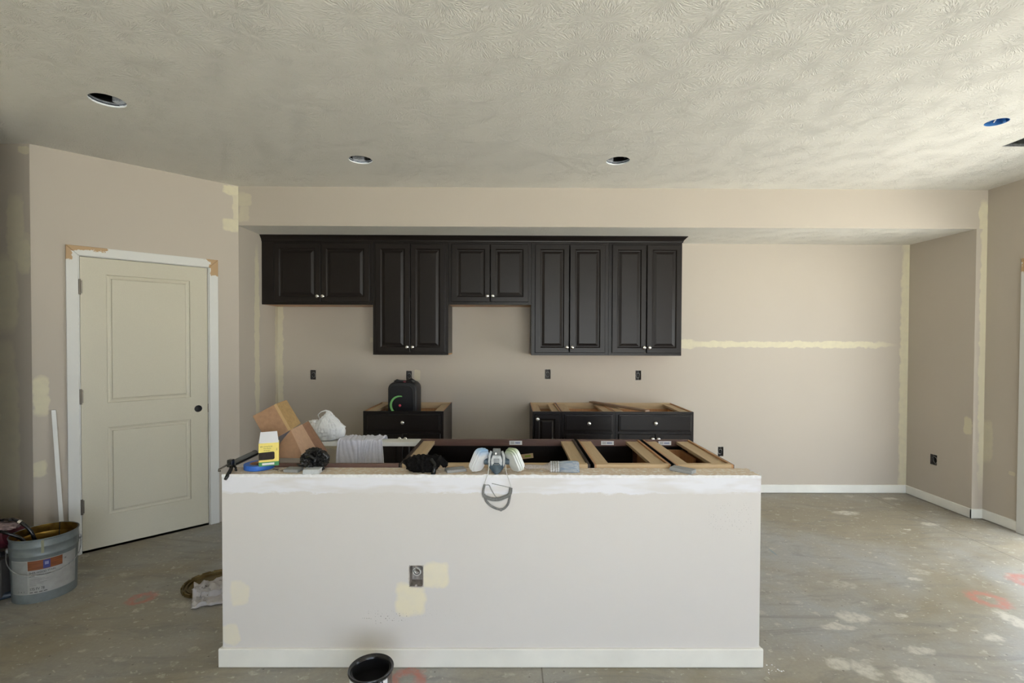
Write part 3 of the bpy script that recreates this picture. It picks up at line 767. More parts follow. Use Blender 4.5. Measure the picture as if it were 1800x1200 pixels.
# dishwasher bay: brown ledger on the knee wall, white board at the kitchen side
b = B(); b.box(-47.6, 92.65, 33.6, -20.9, 93.4, 35.15); tag(obj('wood_ledger', b, m_back, bevel=.04), 'brown wooden ledger strip behind the knee wall left of the sink cabinet', 'board')
b = B(); b.box(-47.6, 112.3, 34.2, -20.85, 116.2, 35.15); b.box(-47.6, 112.3, 0, -46.9, 116.2, 34.2)
tag(obj('white_board', b, simple('white_melamine', (.78, .78, .74), .4, 0, .5, .03), bevel=.05), 'white board bridging the dishwasher bay, towel hanging over it', 'board')

# ------------------------------------------------------------------ rough-in boxes
m_rim = simple('painted_plaster_rim', (.60, .56, .50), .8, 0, 3, .15)
def outlet(label, loc, rotz, w, h, seed, group=None, big=False):
    t = thing('outlet_box', label, 'outlet box', loc, rotz, group); rnd = random.Random(seed)
    b = B(); th = .08; dp = 2.6
    for q in ((-w/2, .02, -h/2, -w/2+th, dp, h/2), (w/2-th, .02, -h/2, w/2, dp, h/2), (-w/2, .02, -h/2, w/2, dp, -h/2+th), (-w/2, .02, h/2-th, w/2, dp, h/2), (-w/2, dp-th, -h/2, w/2, dp, h/2)): b.box(*q)
    b.lathe([(.22, 0), (.22, .25)], 8, (0, .1, h/2-.3), 'y', close=True); b.lathe([(.22, 0), (.22, .25)], 8, (0, .1, -h/2+.3), 'y', close=True)
    obj('box', b, simple('outlet_box_plastic', (.10, .09, .08) if not big else (.42, .38, .34), .5, 0, 2, .3), t)
    for k in range(3 if not big else 4):
        r = w*.30*(1-.12*k); pts = []
        cz = h*.15 if big else -.1
        for i in range(25):
            a = PI*.9+(2.4*PI)*i/24*(.8+.1*k); pts.append((r*math.cos(a)+rnd.uniform(-.03, .03), .5+.2*k+.25*math.sin(a*.5+k), cz+r*1.1*math.sin(a)*(.9 if big else 1.3)))
        b = B(); b.tube(pts, .055 if not big else .075, 6); obj('wire', b, (m_wirew, m_wire, m_black, m_wirew)[k] if big else (m_wire, m_black, m_black)[k], t, smooth='all')
    # ragged paint-stained plaster rim
    b = B(); n = 28; rim = []
    for i in range(n):
        a = 2*PI*i/n; ca, sa = math.cos(a), math.sin(a); s_ = 1/max(abs(ca)/(w/2), abs(sa)/(h/2))
        rim.append((ca*s_, sa*s_, .02+rnd.uniform(0, .09)))
    vs = [(x, -.03, z) for x, z, k in rim]+[(x*(1+k), -.03, z*(1+k*.6)) for x, z, k in rim]+[(x*(1+k), .03, z*(1+k*.6)) for x, z, k in rim]
    b.add(vs, [(i, (i+1) % n, n+(i+1) % n, n+i) for i in range(n)]+[(n+i, n+(i+1) % n, 2*n+(i+1) % n, 2*n+i) for i in range(n)])
    obj('plaster_rim', b, m_rim, t)
    return t
gg = 'uncovered outlet boxes in the walls'
lab = ['uncovered outlet box on back wall below the leftmost wall cabinet', 'uncovered outlet box on back wall directly above the speaker',
       'uncovered outlet box on back wall above the narrow right-hand base cabinet', 'uncovered outlet box on back wall above the wide base cabinet',
       'uncovered outlet box low on the bare back wall right of the island']
for k, (x, z) in enumerate(ow): outlet(lab[k], (x, D, z), 0, 2.2, 3.7, k, gg)
outlet('uncovered outlet box low on the recess side wall at right', (XR, (ro[0]+ro[1])/2, (ro[2]+ro[3])/2), -PI/2, 2.9, 3.8, 11, gg)
outlet('uncovered outlet box with coiled wires in the front of the island wall', (WX0+(kh[0]+kh[1])/2, WY0, (kh[2]+kh[3])/2), 0, 2.5, 3.85, 21, gg, True)

# ------------------------------------------------------------------ ceiling openings
def can_light(label, cx, cy, seed, boxside):
    t = thing('recessed_light_housing', label, 'light housing', (cx, cy, CE), seed, 'unfinished recessed light openings')
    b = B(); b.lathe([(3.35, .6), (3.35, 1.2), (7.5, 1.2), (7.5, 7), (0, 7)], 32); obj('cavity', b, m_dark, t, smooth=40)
    b = B(); b.box(boxside[0], 1.9, .75, boxside[1], 6.5, 6); obj('junction_box', b, m_galmatte, t, bevel=.08)
    t.rotation_euler = (0, 0, 0)
    b = B(); b.lathe([(3.28, .65), (3.28, 1.0)], 32); obj('mounting_ring', b, m_gal, t, smooth=40)
    b = B(); b.tube([(3.0, 1.0, 3), (1.5, 0, 1.6), (-1, -1.2, 1.2), (-2.4, .4, 2.4), (-2.2, 1.8, 3.6)], .16, 8); obj('cable', b, m_wirew, t, smooth='all')
    b = B(); b.tube([(2.4, 2, 3), (2.0, 1, 1.2), (2.3, 0, .9), (2.6, -.6, 2.2)], .12, 8); obj('cable', b, m_black, t, smooth='all')
    return t
can_light('uncovered round ceiling light opening at upper left above the pantry door', -84.0, 103.9, .55, (-.6, 4.5))
can_light('uncovered round ceiling light opening left of center, above the left wall cabinets', -41.4, 137.2, .25, (-2.9, .4))
can_light('uncovered round ceiling light opening right of center, above the right wall cabinets', 29.8, 136.9, .75, (-3.4, -.9))
t = thing('ceiling_box', 'round blue electrical box set in the ceiling at upper right', 'ceiling box', (109.9, 111.6, CE))
m_blue = simple('blue_plastic_box', (.045, .19, .50), .4)
b = B(); b.lathe([(2.05, -.02), (2.12, -.05), (2.12, 2.2), (0, 2.2)], 32); b.lathe([(2.05, -.02), (1.98, 2.1), (0, 2.1)], 32); obj('box', b, m_blue, t, smooth=40)
b = B(); b.tube([(-1.5, -.3, 1.8), (-.9, -.8, .5), (-.5, .2, .05), (.3, .9, .6), (.8, .2, 1.6)], .14, 8); obj('cable', b, m_wirew, t, smooth='all')
b = B(); 
for s_ in (-1, 1): b.lathe([(.28, 0.02), (.28, 1.2), (0, 1.2)], 10, (s_*1.7, 0, 0), close=True)
obj('screw_boss', b, m_blue, t)
t = thing('duct_opening', 'rectangular dark duct opening in the ceiling at the right edge', 'vent opening', (124.9, 119.5, CE))
b = B(); b.box(-.6, -.6, .6, 12.6, 6.4, 9); bm_f = b.f.pop(0); b.m.pop(0)
b.mi = 0; obj('duct', b, simple('duct_inside', (.10, .10, .085), .6, .4, 1, .4), t)
b = B()
for q in ((0, 0, -.04, 12, .18, .6), (0, 5.62, -.04, 12, 5.8, .6), (0, 0, -.04, .18, 5.8, .6), (11.82, 0, -.04, 12, 5.8, .6)): b.box(*q)
obj('duct_rim', b, m_gal, t)

# ------------------------------------------------------------------ speaker
t = thing('speaker', 'black portable party speaker with green lit ring on left base cabinet', 'speaker', (-37.6, 172.4, 29.2))
def rbox(w, d, h, r, n=6, y0=0):
    pts = []
    for cx, cz, a0 in ((w/2-r, h-r, 0), (-w/2+r, h-r, PI/2), (-w/2+r, r, PI), (w/2-r, r, 1.5*PI)):
        for i in range(n+1): a = a0+PI/2*i/n; pts.append((cx+r*math.cos(a), cz+r*math.sin(a)))
    return pts
SW, SD, SH = 10.3, 8.8, 14.4
b = B(); secs = [(0.0, .90, .15), (.35, .97, .05), (.9, 1, 0), (SD*.6, 1.03, 0), (SD-.8, 1.0, 0), (SD, .93, .2)]
ref = rbox(SW, 0, SH, 2.5); n = len(ref); vs = []
for y, s_, dz in secs: vs += [(x*s_, y, SH/2+(z-SH/2)*(s_*.5+.5)-dz*0) for x, z in ref]
fs = [tuple(range(n))]+[tuple((len(secs)-1)*n+i for i in range(n-1, -1, -1))]
for j in range(len(secs)-1): fs += [(j*n+i, j*n+(i+1) % n, (j+1)*n+(i+1) % n, (j+1)*n+i) for i in range(n)]
b.add(vs, fs); obj('cabinet', b, simple('speaker_shell', (.016, .016, .018), .5, 0, 5, .3), t, smooth=40)
b = B(); ref2 = [(x-.35, z) for x, z in rbox(SW-2.0, 0, SH-2.0, 2.1)]; b.poly_prism([(x, -.18, z+.9) for x, z in ref2], (0, .3, 0))
obj('grille', b, simple('speaker_grille', (.010, .010, .013), .35, .3, 14, .6, .02), t, smooth=40)
mg, tt, bb = nmat('green_light_ring'); bb.inputs['Base Color'].default_value = (.05, .2, .05, 1); bb.inputs['Emission Color'].default_value = (.20, .42, .14, 1); bb.inputs['Emission Strength'].default_value = .22
b = B(); k = 28; R0, R1 = 2.25, 2.85
vs = []
for i in range(k+1):
    a = PI*.42+PI*1.25*i/k; wgt = math.sin(PI*(i+.6)/(k+1.2))**.35; rm = 3.15; hw = .36*wgt
    for y in (-.2, -.26):
        vs += [((rm-hw)*math.cos(a), y, (rm-hw)*math.sin(a)), ((rm+hw)*math.cos(a), y, (rm+hw)*math.sin(a))]
fs = []
for i in range(k): o_ = i*4; fs += [(o_+2, o_+3, o_+7, o_+6), (o_+1, o_+5, o_+7, o_+3), (o_, o_+2, o_+6, o_+4)]
b.add(vs, fs); obj('light_ring', b, mg, t, (-.75, 0, 6.4), label='glowing green arc')
mr2, tt, bb = nmat('red_glow'); bb.inputs['Base Color'].default_value = (.12, .0, .02, 1); bb.inputs['Emission Color'].default_value = (.6, .08, .10, 1); bb.inputs['Emission Strength'].default_value = .25
b = B(); b.lathe([(0, .34), (.25, .30), (.42, .2), (.45, .15)], 20, (-.75, 0, 6.3), 'y'); obj('woofer_cap', b, mr2, t, smooth='all')
b = B(); b.tube([(-3.0, 2.2, SH-.2), (-2.2, 2.2, SH+.35), (-1.3, 2.4, SH+.25), (1.5, 2.4, SH+.15), (2.9, 2.4, SH+.5), (3.9, 2.4, SH-.2)], [.7, .65, .4, .4, .75, .7], 10); obj('carry_handle', b, m_black, t, smooth='all')
b = B(); b.lathe([(0, .62), (.45, .5), (.6, .2), (.6, 0)], 16, (.65, .9, SH-.1)); obj('dial', b, simple('dark_red_plastic', (.10, .012, .02), .3), t, smooth='all')


# ------------------------------------------------------------------ crumpled things
def crumple(rx, ry, rz, seed, amp, sub=4, freq=1.0, zmin=None, ridge=True, shape=None):
    bm = bmesh.new(); bmesh.ops.create_icosphere(bm, subdivisions=sub, radius=1)
    b = B()
    vs = []
    for v in bm.verts:
        p = v.co.copy(); q = Vector((p.x*rx, p.y*ry, p.z*rz))*freq+Vector((seed*3.1, seed*1.7, seed))
        n1 = noise.noise(q); n2 = noise.noise(q*2.3); 
        if ridge: n1 = (1-abs(n1)*3.2)*.5; n2 = (1-abs(n2)*3.0)*.5
        d = 1+amp*(n1+.5*n2)
        x, y, z = p.x*rx*d, p.y*ry*d, p.z*rz*d
        if shape: x, y, z = shape(x, y, z, p)
        if zmin is not None and z < zmin: z = zmin
        vs.append((x, y, z))
    b.add(vs, [tuple(v.index for v in f.verts) for f in bm.faces]); bm.free(); return b
m_blkplast = simple('crumpled_black_plastic', (.006, .006, .0065), .24, 0, 2, .5, 0, .45)
m_blkcloth = simple('black_cotton', (.0045, .004, .004), .8, 0, 4, .5, .05, .15)

t = thing('crumpled_glove', 'crumpled shiny black plastic glove on the white sponge behind the carton', 'glove', (-36.1, 90.9, WZ), group='black gloves on the island wall')
b = crumple(2.1, 1.7, 1.75, 3, .42, 5, 1.15, -1.45); obj('palm', b, m_blkplast, t, (0, .3, 1.9))
def finger(t, pts, r, mat, seed):
    P_ = []; 
    for i in range(len(pts)-1):
        for k in range(5): P_.append(Vector(pts[i]).lerp(Vector(pts[i+1]), k/5))
    P_.append(Vector(pts[-1])); rr = [r*(1+.35*noise.noise((i*.9, seed, 0)))*(1 if i < len(P_)-2 else .6) for i in range(len(P_))]
    b = B(); b.tube(P_, rr, 9); return obj('finger', b, mat, t, smooth=50)
finger(t, [(-1.2, -.6, 1.4), (-2.2, -.8, 1.0), (-2.9, -.6, 1.2)], .22, m_blkplast, 1)
finger(t, [(1.2, -.5, 1.0), (1.9, -1.0, .5), (1.6, -1.8, .35)], .38, m_blkplast, 2)
finger(t, [(1.0, .2, 2.6), (1.9, -.1, 3.0), (2.5, 0, 2.4), (2.3, -.2, 1.4)], .42, m_blkplast, 3)
finger(t, [(-.9, -.9, 2.4), (-.1, -1.5, 2.9), (.8, -1.5, 2.3), (.7, -1.6, 1.4)], .30, m_blkplast, 4)

t = thing('work_glove', 'bunched matte black knit glove left of the respirator, cuff ribbed', 'glove', (-15.3, 90.2, WZ), group='black gloves on the island wall')
def ribs(x, y, z, p):
    k = 1+.07*math.sin(x*7.5+.6*z)*(1 if x < .9 else .2); return x, y*k, z*k
b = crumple(3.1, 1.9, 1.55, 8, .20, 5, .8, -1.35, True, ribs); obj('cuff', b, m_blkcloth, t, (-.7, 0, 1.35))
finger(t, [(1.4, 0, 2.6), (2.4, -.4, 2.4), (3.4, -.5, 1.5), (3.9, -.6, 1.0)], .62, m_blkcloth, 5)
finger(t, [(1.1, -1.0, 2.4), (1.9, -1.6, 1.5), (1.7, -1.9, .2), (1.6, -2.3, -.2)], .42, m_blkplast, 6)
finger(t, [(1.6, .6, 2.2), (2.8, .9, 1.9), (3.3, .4, .8)], .55, m_blkcloth, 7)
finger(t, [(-2.8, -.2, 1.6), (-3.6, -.4, 1.9), (-3.9, -.4, 1.4)], .45, m_blkcloth, 9)
# sanding sponges
m_spg = simple('grey_sponge', (.33, .34, .34), .9, 0, 7, .12, .03); m_spw = simple('pale_sponge', (.58, .60, .60), .9, 0, 7, .08, .03); m_spd = simple('abrasive_grit', (.20, .20, .20), .95, 0, 12, .2, .02)
def sponge(label, loc, rz, w, d, h, mat, top):
    t = thing('sanding_sponge', label, 'sponge', loc, rz, 'sanding sponges on the island wall')
    b = B(); b.box(-w/2, -d/2, .0, w/2, d/2, h-.06); obj('foam', b, mat, t, bevel=.06)
    b = B(); b.box(-w/2+.02, -d/2+.02, h-.06, w/2-.02, d/2-.02, h); obj('grit_layer', b, top, t)
sponge('pale grey sanding sponge under the shiny crumpled black glove', (-35.5, 89.0, WZ), .04, 2.9, 2.4, .85, m_spw, m_spw)
sponge('grey sanding sponge beside the small ring of keys', (-39.5, 90.0, WZ), -.08, 2.7, 2.2, .55, m_spg, m_spg)
sponge('flat grey sanding sponge between the knit glove and the respirator', (-9.9, 90.3, WZ), .35, 3.6, 2.2, .5, m_spg, m_spg)
sponge('grey sanding sponge near the right end of the island wall', (32.0, 90.3, WZ), -.75, 4.2, 2.0, .65, m_spg, m_spg)
# small key ring
t = thing('key_ring', 'small metal ring with keys beside the grey sponge near the carton', 'keys', (-42.0, 90.2, WZ))
b = B(); b.tube([(.5*math.cos(a*PI/8), .5*math.sin(a*PI/8), .1+.05*math.sin(a)) for a in range(16)], .05, 6, cyc=True); obj('ring', b, m_knob, t, smooth='all')
for k, (dx, dy, an) in enumerate(((.5, -.6, -.6), (-.7, .2, 2.8), (.8, .3, .3))):
    b = B(); b.lathe([(.0, 0), (.28, 0), (.28, .08), (0, .08)], 12); b.box(.2, -.07, 0, 1.0, .07, .07); b.box(.7, -.16, 0, .8, 0, .07); b.box(.9, -.14, 0, 1.0, 0, .07)
    obj('key', b, m_hinge if k else m_knob, t, (dx, dy, .08+.06*k), (0, 0, an))

# ------------------------------------------------------------------ tape roll and yellow carton
t = thing('tape_roll', 'roll of blue painter tape lying under the yellow carton', 'tape', (-46.8, 92.1, WZ))
b = B(); b.lathe([(1.6, .02), (2.6, .02), (2.62, .06), (2.62, .90), (2.6, .94), (1.6, .94), (1.6, .02)], 48); obj('tape', b, simple('blue_tape', (.035, .16, .62), .5, 0, 3, .06), t, smooth=40)
b = B(); b.lathe([(1.5, .0), (1.6, .0), (1.6, .96), (1.5, .96), (1.5, .0)], 40); obj('core', b, m_card, t, smooth=40)
t = thing('abrasive_carton', 'upright yellow and green cardboard carton with black window, flap raised', 'carton', (-43.95, 89.9, WZ+.97), .40)
b = B(); w, d, h = 3.3, 2.2, 4.2
b.box(-w/2, 0, 0, w/2, d, h, 0)
obj('carton_body', b, simple('carton_side_yellow', (.78, .62, .14), .5), t)
b = B(); b.box(-w/2-.01, -.02, .75, w/2+.01, 0, h); obj('yellow_front', b, m_yellow, t)
b = B(); b.box(-w/2-.02, -.03, 0, w/2+.02, 0.0, .75); b.box(-w/2-.02, 0, 0, -w/2, d, .75); b.box(w/2, 0, 0, w/2+.02, d, .75); obj('green_band', b, m_green, t)
b = B(); b.box(-w/2+.55, -.05, .2, w/2-.75, -.03, .58); obj('white_strip_label', b, m_label, t)
pts = [(-w/2, 1.15), (.70, 1.15), (.88, 1.25), (.95, 1.4), (.95, 2.35), (.88, 2.5), (.75, 2.58), (-w/2, 2.50)]
b = B(); b.poly_prism([(x, -.05, z) for x, z in pts], (0, .03, 0)); obj('window_cutout', b, simple('carton_window', (.016, .010, .009), .75, 0, 2, .5), t, label='black window')
for s_, x, z, sz, wd in (('3M', -1.45, 3.45, .34, .42), ('Sanding Sponge', -.85, 3.52, .24, 1.45), ('Fine Grade', -.85, 3.15, .24, 1.2), ('36 Sponges', -.85, 2.80, .24, 1.05)):
    text_mesh('lettering', s_, sz, m_inkb, t, (x, -.045, z), (PI/2, 0, 0), width=wd)
text_mesh('lettering', 'FIN', .24, m_inkb, t, (1.4, -.045, 2.75), (PI/2, -PI/2, 0), width=.42)

b = B(); fl = [(-w/2, 0, h), (w/2, 0, h), (w/2-.35, 2.0, h+1.75), (-w/2+.15, 2.0, h+1.70)]
b.add(fl, [(0, 1, 2, 3)]); obj('flap', b, simple('white_card', (.80, .81, .85), .5), t, solid=.04, label='raised white lid flap')
b = B(); b.add([(-w/2, 0, h), (-w/2, 2.0, h), (-w/2+.15, 2.0, h+1.6)], [(0, 1, 2)]); obj('side_flap', b, m_card, t, solid=.03)

# ------------------------------------------------------------------ open cardboard box
t = thing('cardboard_box', 'open brown cardboard box tipped on its side behind the yellow carton', 'box', (-44.5, 97.0, 35.15))
O = Vector((-44.5, 97.0, 35.15))
def L_(*p): return tuple(Vector(p)-O)
def sheet(name, pts, mat, label=None, th=.13):
    b = B(); b.add([L_(*p) for p in pts], [tuple(range(len(pts)))]); return obj(name, b, mat, t, solid=th, label=label)
A_, B_, C_, D_ = (-50.5, 97, 43.4), (-46.0, 97, 45.8), (-43.1, 97, 40.7), (-47.6, 97, 38.2)
A2, B2, C2, D2 = (-50.3, 101.6, 43.6), (-46.0, 101.6, 46.0), (-43.1, 101.6, 41.2), (-47.4, 101.6, 38.6)
sheet('front_panel', [A_, B_, C_, D_], m_card); sheet('back_panel', [A2, B2, C2, D2], m_card)
sheet('top_panel', [A_, A2, B2, B_], m_card)
mtape = simple('taped_cardboard', (.44, .29, .13), .35, 0, 1.5, .12)
sheet('side_panel', [B_, B2, C2, C_], mtape, 'side glossy with packing tape'); sheet('side_panel', [A_, A2, D2, D_], m_card)
b = B(); b.add([L_(-46.35, 96.9, 45.65), L_(-45.85, 96.9, 45.9), L_(-43.0, 96.9, 40.8), L_(-43.5, 96.9, 40.5)], [(0, 1, 2, 3)]); obj('packing_tape', b, simple('clear_tape_edge', (.50, .34, .17), .25), t, solid=.02)
# second half of the box, flaps folded out
E_, F_, G_, H_, K_ = (-43.0, 96.8, 40.7), (-40.9, 96.8, 36.1), (-40.9, 96.8, 35.2), (-47.3, 96.8, 35.2), (-45.3, 96.8, 37.9)
sheet('front_flap', [E_, F_, G_, H_, K_], m_card)
sheet('side_flap', [(-43.0, 96.8, 40.75), (-42.7, 101.2, 41.1), (-39.7, 101.2, 35.9), (-40.9, 96.8, 36.05)], m_card_in, 'paler folded-out flap')
sheet('inner_flap', [(-42.65, 101.2, 41.05), (-42.5, 104, 41.3), (-38.5, 104, 34.9), (-39.7, 101.2, 35.3)], m_card_dk, 'dark brown inner face')
sheet('back_flap', [(-42.8, 101.4, 40.9), (-39.9, 101.4, 35.3), (-46.9, 101.4, 35.3), (-46.2, 101.4, 38.6)], m_card_dk)
sheet('shadowed_inside', [(-44.0, 98.2, 40.9), (-43.2, 98.2, 40.6), (-47.6, 98.2, 35.4), (-48.1, 98.2, 37.7)], simple('shadow_grey', (.34, .31, .31), .7), 'shadowed inside of the box, painted grey')  # grey colour stands in for the shadow inside the opening

# ------------------------------------------------------------------ caulk gun at the left end
t = thing('caulk_gun', 'black caulking gun resting across the left end of the island wall', 'tool', (-51.1, 87.2, 35.0))
b = B(); y0, y1 = 3.2, 11.4; z0, z1 = .25, .35; n = 14
vs = []
for (y, z) in ((y0, z0), (y1, z1)):
    for R_ in (.72, .66):
        for i in range(n+1): a = PI+PI*i/n; vs.append((R_*math.cos(a)+.2, y, z+R_*math.sin(a)*.95+.5))
k = n+1
fs = [(i, i+1, 2*k+i+1, 2*k+i) for i in range(n)]+[(k+i, 3*k+i, 3*k+i+1, k+i+1) for i in range(n)]+[(0, 2*k, 3*k, k), (n, k+n, 3*k+n, 2*k+n)]
b.add(vs, fs); obj('cradle', b, m_gloss, t, smooth=40)
b = B(); b.lathe([(.0, 0), (.55, 0), (.55, 7.9), (.0, 7.9)], 24); b.lathe([(.6, 7.7), (.6, 8.0)], 24, close=True); obj('cartridge', b, simple('grey_cartridge', (.14, .145, .14), .4), t, (.2, 3.3, .72), (-PI/2+.01, 0, 0), smooth=40)
b = B(); b.tube([(.2, 3.4, 1.0), (.2, -.3, .75)], .16, 8); b.tube([(.2, -.3, .75), (.2, -.9, .75), (.2, -1.0, .45), (.2, -.6, .35)], .16, 8); obj('rod', b, m_hinge, t, smooth='all')
b = B(); b.box(-.25, 2.2, .25, .65, 3.2, 1.6); obj('frame_head', b, m_gloss, t, bevel=.1)
b = B(); b.tube([(.4, 2.7, .4), (.8, 1.6, .0), (.95, .4, -.7), (.85, -.2, -1.3)], [.32, .34, .36, .25], 10); obj('handle', b, m_gloss, t, smooth='all')
b = B(); b.tube([(.5, 3.2, .3), (1.3, 2.4, .1), (1.9, 1.2, .05), (2.2, .9, .1)], .2, 8); obj('trigger', b, m_gloss, t, smooth='all')

# ------------------------------------------------------------------ respirator
t = thing('respirator', 'half-mask respirator with two white filter cartridges, straps hanging down the island wall', 'respirator', (-2.3, 89.2, WZ))
O = Vector((-2.3, 89.2, WZ))
m_rub = simple('grey_silicone', (.055, .085, .11), .5, 0, 1.5, .25); m_lg = simple('light_grey_plastic', (.50, .52, .53), .4, 0, 2, .15)
m_dg = simple('dark_grey_plastic', (.16, .17, .17), .35, 0, 3, .2)
m_filt, tt, bb = nmat('filter_pad'); g = NT(tt); P = g.coords(); sp_ = g.n('ShaderNodeSeparateXYZ'); g.l(P, sp_.inputs[0])
g.l(g.mix(g.mapr(sp_.outputs[2], 1.0, 2.5), (.80, .81, .83), (.22, .45, .72)), bb.inputs['Base Color']); bb.inputs['Roughness'].default_value = .7
m_filg, tt, bb = nmat('filter_pad_green'); g = NT(tt); P = g.coords(); sp_ = g.n('ShaderNodeSeparateXYZ'); g.l(P, sp_.inputs[0])
g.l(g.mix(g.mapr(sp_.outputs[2], 1.1, 2.6), (.80, .82, .80), (.38, .52, .24)), bb.inputs['Base Color']); bb.inputs['Roughness'].default_value = .7
# rubber face cup, point towards the viewer and down
b = B(); n = 24; rings_ = []
for y, rx, rz_, zc in ((1.6, 1.75, 1.5, 2.1), (.9, 1.8, 1.55, 1.9), (.1, 1.65, 1.35, 1.5), (-.6, 1.2, .95, .95), (-1.1, .7, .55, .5), (-1.35, .25, .2, .25)):
    ring = []
    for i in range(n):
        a = 2*PI*i/n; x = rx*math.cos(a); z = rz_*math.sin(a)
        if z < 0: x *= 1-.35*(-z/rz_)
        ring.append((x, y, zc+z))
    rings_.append(ring)
vs = [p for r_ in rings_ for p in r_]; fs = []
for j in range(len(rings_)-1): fs += [(j*n+i, j*n+(i+1) % n, (j+1)*n+(i+1) % n, (j+1)*n+i) for i in range(n)]
fs.append(tuple((len(rings_)-1)*n+i for i in range(n))); fs.append(tuple(range(n-1, -1, -1)))
b.add(vs, fs); obj('face_cup', b, m_rub, t, smooth='all')
b = B(); b.poly_prism([(-.95, -.75, 1.2), (.95, -.75, 1.2), (1.05, -.5, 2.4), (.75, -.2, 3.2), (-.75, -.2, 3.2), (-1.05, -.5, 2.4)], (0, .8, 0)); obj('front_housing', b, m_lg, t, bevel=.18)
b = B(); b.poly_prism([(-.75, -.1, 3.1), (.75, -.1, 3.1), (.7, .5, 4.3), (-.7, .5, 4.3)], (0, .7, -.1)); obj('exhalation_valve', b, m_dg, t, bevel=.12)
b = B(); b.lathe([(.22, 0), (.18, .12), (0, .12)], 14, (-.15, -.0, 3.5), 'y'); obj('button', b, m_knob, t)
for i in range(5):
    if i: 
        b = B(); b.box(-.5, -.82, 1.3+i*.32, .5, -.74, 1.42+i*.32); obj('vent_slot', b, m_dg, t)
for s_ in (-1, 1):
    b = B(); b.tube([(s_*1.15, -.3, .9), (s_*1.35, -.35, 2.0), (s_*1.3, -.1, 3.0), (s_*1.0, .2, 3.9)], [.16, .22, .26, .2], 8); obj('harness_arm', b, m_lg, t, smooth='all')
    b = B(); b.lathe([(.55, 0), (.55, 1.0)], 16, (0, 0, 0), 'x', close=True); obj('inhale_port', b, m_rub, t, (s_*1.3 if s_ > 0 else -2.3, .5, 1.9), smooth=40)
    # filter cartridge: stacked rounded trapezoid plates
    car = None
    for k, (dx, sc) in enumerate(((0, .94), (.40, 1.02), (.80, 1.04), (1.2, .92))):
        pts = rbox(3.0*sc, 0, 4.3*sc, .9*sc, 4)
        b = B(); b.poly_prism([(dx-.7, x, z-2.15*sc) for x, z in pts], (.30, 0, 0))
        if k < 3: b.poly_prism([(dx-.4, x*.8, (z-2.15*sc)*.8) for x, z in pts], (.11, 0, 0))
        o = obj('filter_cartridge' if k == 0 else 'filter_layer', b, m_filt if s_ < 0 else m_filg, t if k == 0 else car, smooth=45, bevel=.05)
        if k == 0:
            car = o; o.location = Vector((s_*3.25, .15, 2.35))*I; o.rotation_euler = Euler((-.1, s_*-.40, s_*.62)); o['label'] = 'white cartridge with %s tint' % ('blue' if s_ < 0 else 'green')
# straps
def W_(p): return tuple(Vector(p)-O)
m_str = simple('grey_strap', (.34, .34, .33), .7, 0, 6, .2); m_strd = simple('dark_grey_strap', (.17, .17, .165), .7, 0, 6, .35); m_strl = simple('pale_strap', (.70, .70, .68), .6)
def smoothpath(pts, k=6):
    P_ = [Vector(p) for p in pts]; out = []
    for i in range(len(P_)-1):
        a = P_[max(i-1, 0)]; b_ = P_[i]; c_ = P_[i+1]; d = P_[min(i+2, len(P_)-1)]
        for j in range(k):
            u = j/k; out.append(.5*((2*b_)+(c_-a)*u+(2*a-5*b_+4*c_-d)*u*u+(3*b_-a-3*c_+d)*u**3))
    out.append(P_[-1]); return out
def strap(name, pts, r, mat, flat=1.0, n=8):
    b = B(); b.tube([W_(p) for p in smoothpath(pts)], r, n, flatu=flat); return obj(name, b, mat, t, smooth='all')
strap('strap', [(-3.7, 88.4, 36.2), (-3.75, 87.6, 34.9), (-4.1, 87.35, 33.9), (-4.4, 87.3, 32.8)], .12, m_strl, .6)
strap('strap', [(-.7, 88.4, 36.2), (-.5, 87.6, 34.9), (.0, 87.35, 33.6), (.35, 87.3, 32.5)], .12, m_strl, .6)
strap('strap', [(-4.35, 87.25, 32.9), (-4.6, 87.15, 31.8), (-4.45, 87.1, 30.9), (-3.3, 86.95, 30.4), (-2.0, 86.9, 30.35), (-.8, 86.95, 30.7), (.1, 87.1, 31.2), (.3, 87.2, 32.3)], [.22]*12+[.30]*31, m_strd, .3)
strap('head_cradle', [(-4.45, 87.2, 31.2), (-4.1, 87.2, 30.0), (-3.4, 87.2, 29.2), (-2.5, 87.15, 28.7), (-1.6, 87.15, 28.45), (-.9, 87.15, 28.6), (-.2, 87.2, 29.4), (.1, 87.25, 30.6), (.15, 87.3, 31.4)], .20, m_strd, .35)
strap('head_cradle', [(-4.3, 87.2, 30.9), (-3.2, 87.0, 30.1), (-2.0, 86.9, 29.9), (-.8, 87.0, 30.3), (.2, 87.2, 31.0)], .12, m_strl, .5)
strap('strap', [(-4.3, 87.35, 32.7), (-3.6, 87.4, 32.7), (-3.2, 87.35, 32.0), (-2.6, 87.2, 31.0), (-2.1, 87.1, 30.5)], .09, m_str)
strap('strap', [(-3.1, 87.5, 33.0), (-1.8, 87.45, 32.7), (-.4, 87.4, 32.4), (.3, 87.3, 32.3)], .06, m_str)
b = B(); b.tube([W_((-1.45+.22*math.cos(a*PI/5), 87.1, 28.3+.16*math.sin(a*PI/5))) for a in range(10)], .06, 6, cyc=True); obj('buckle', b, m_str, t, smooth='all')

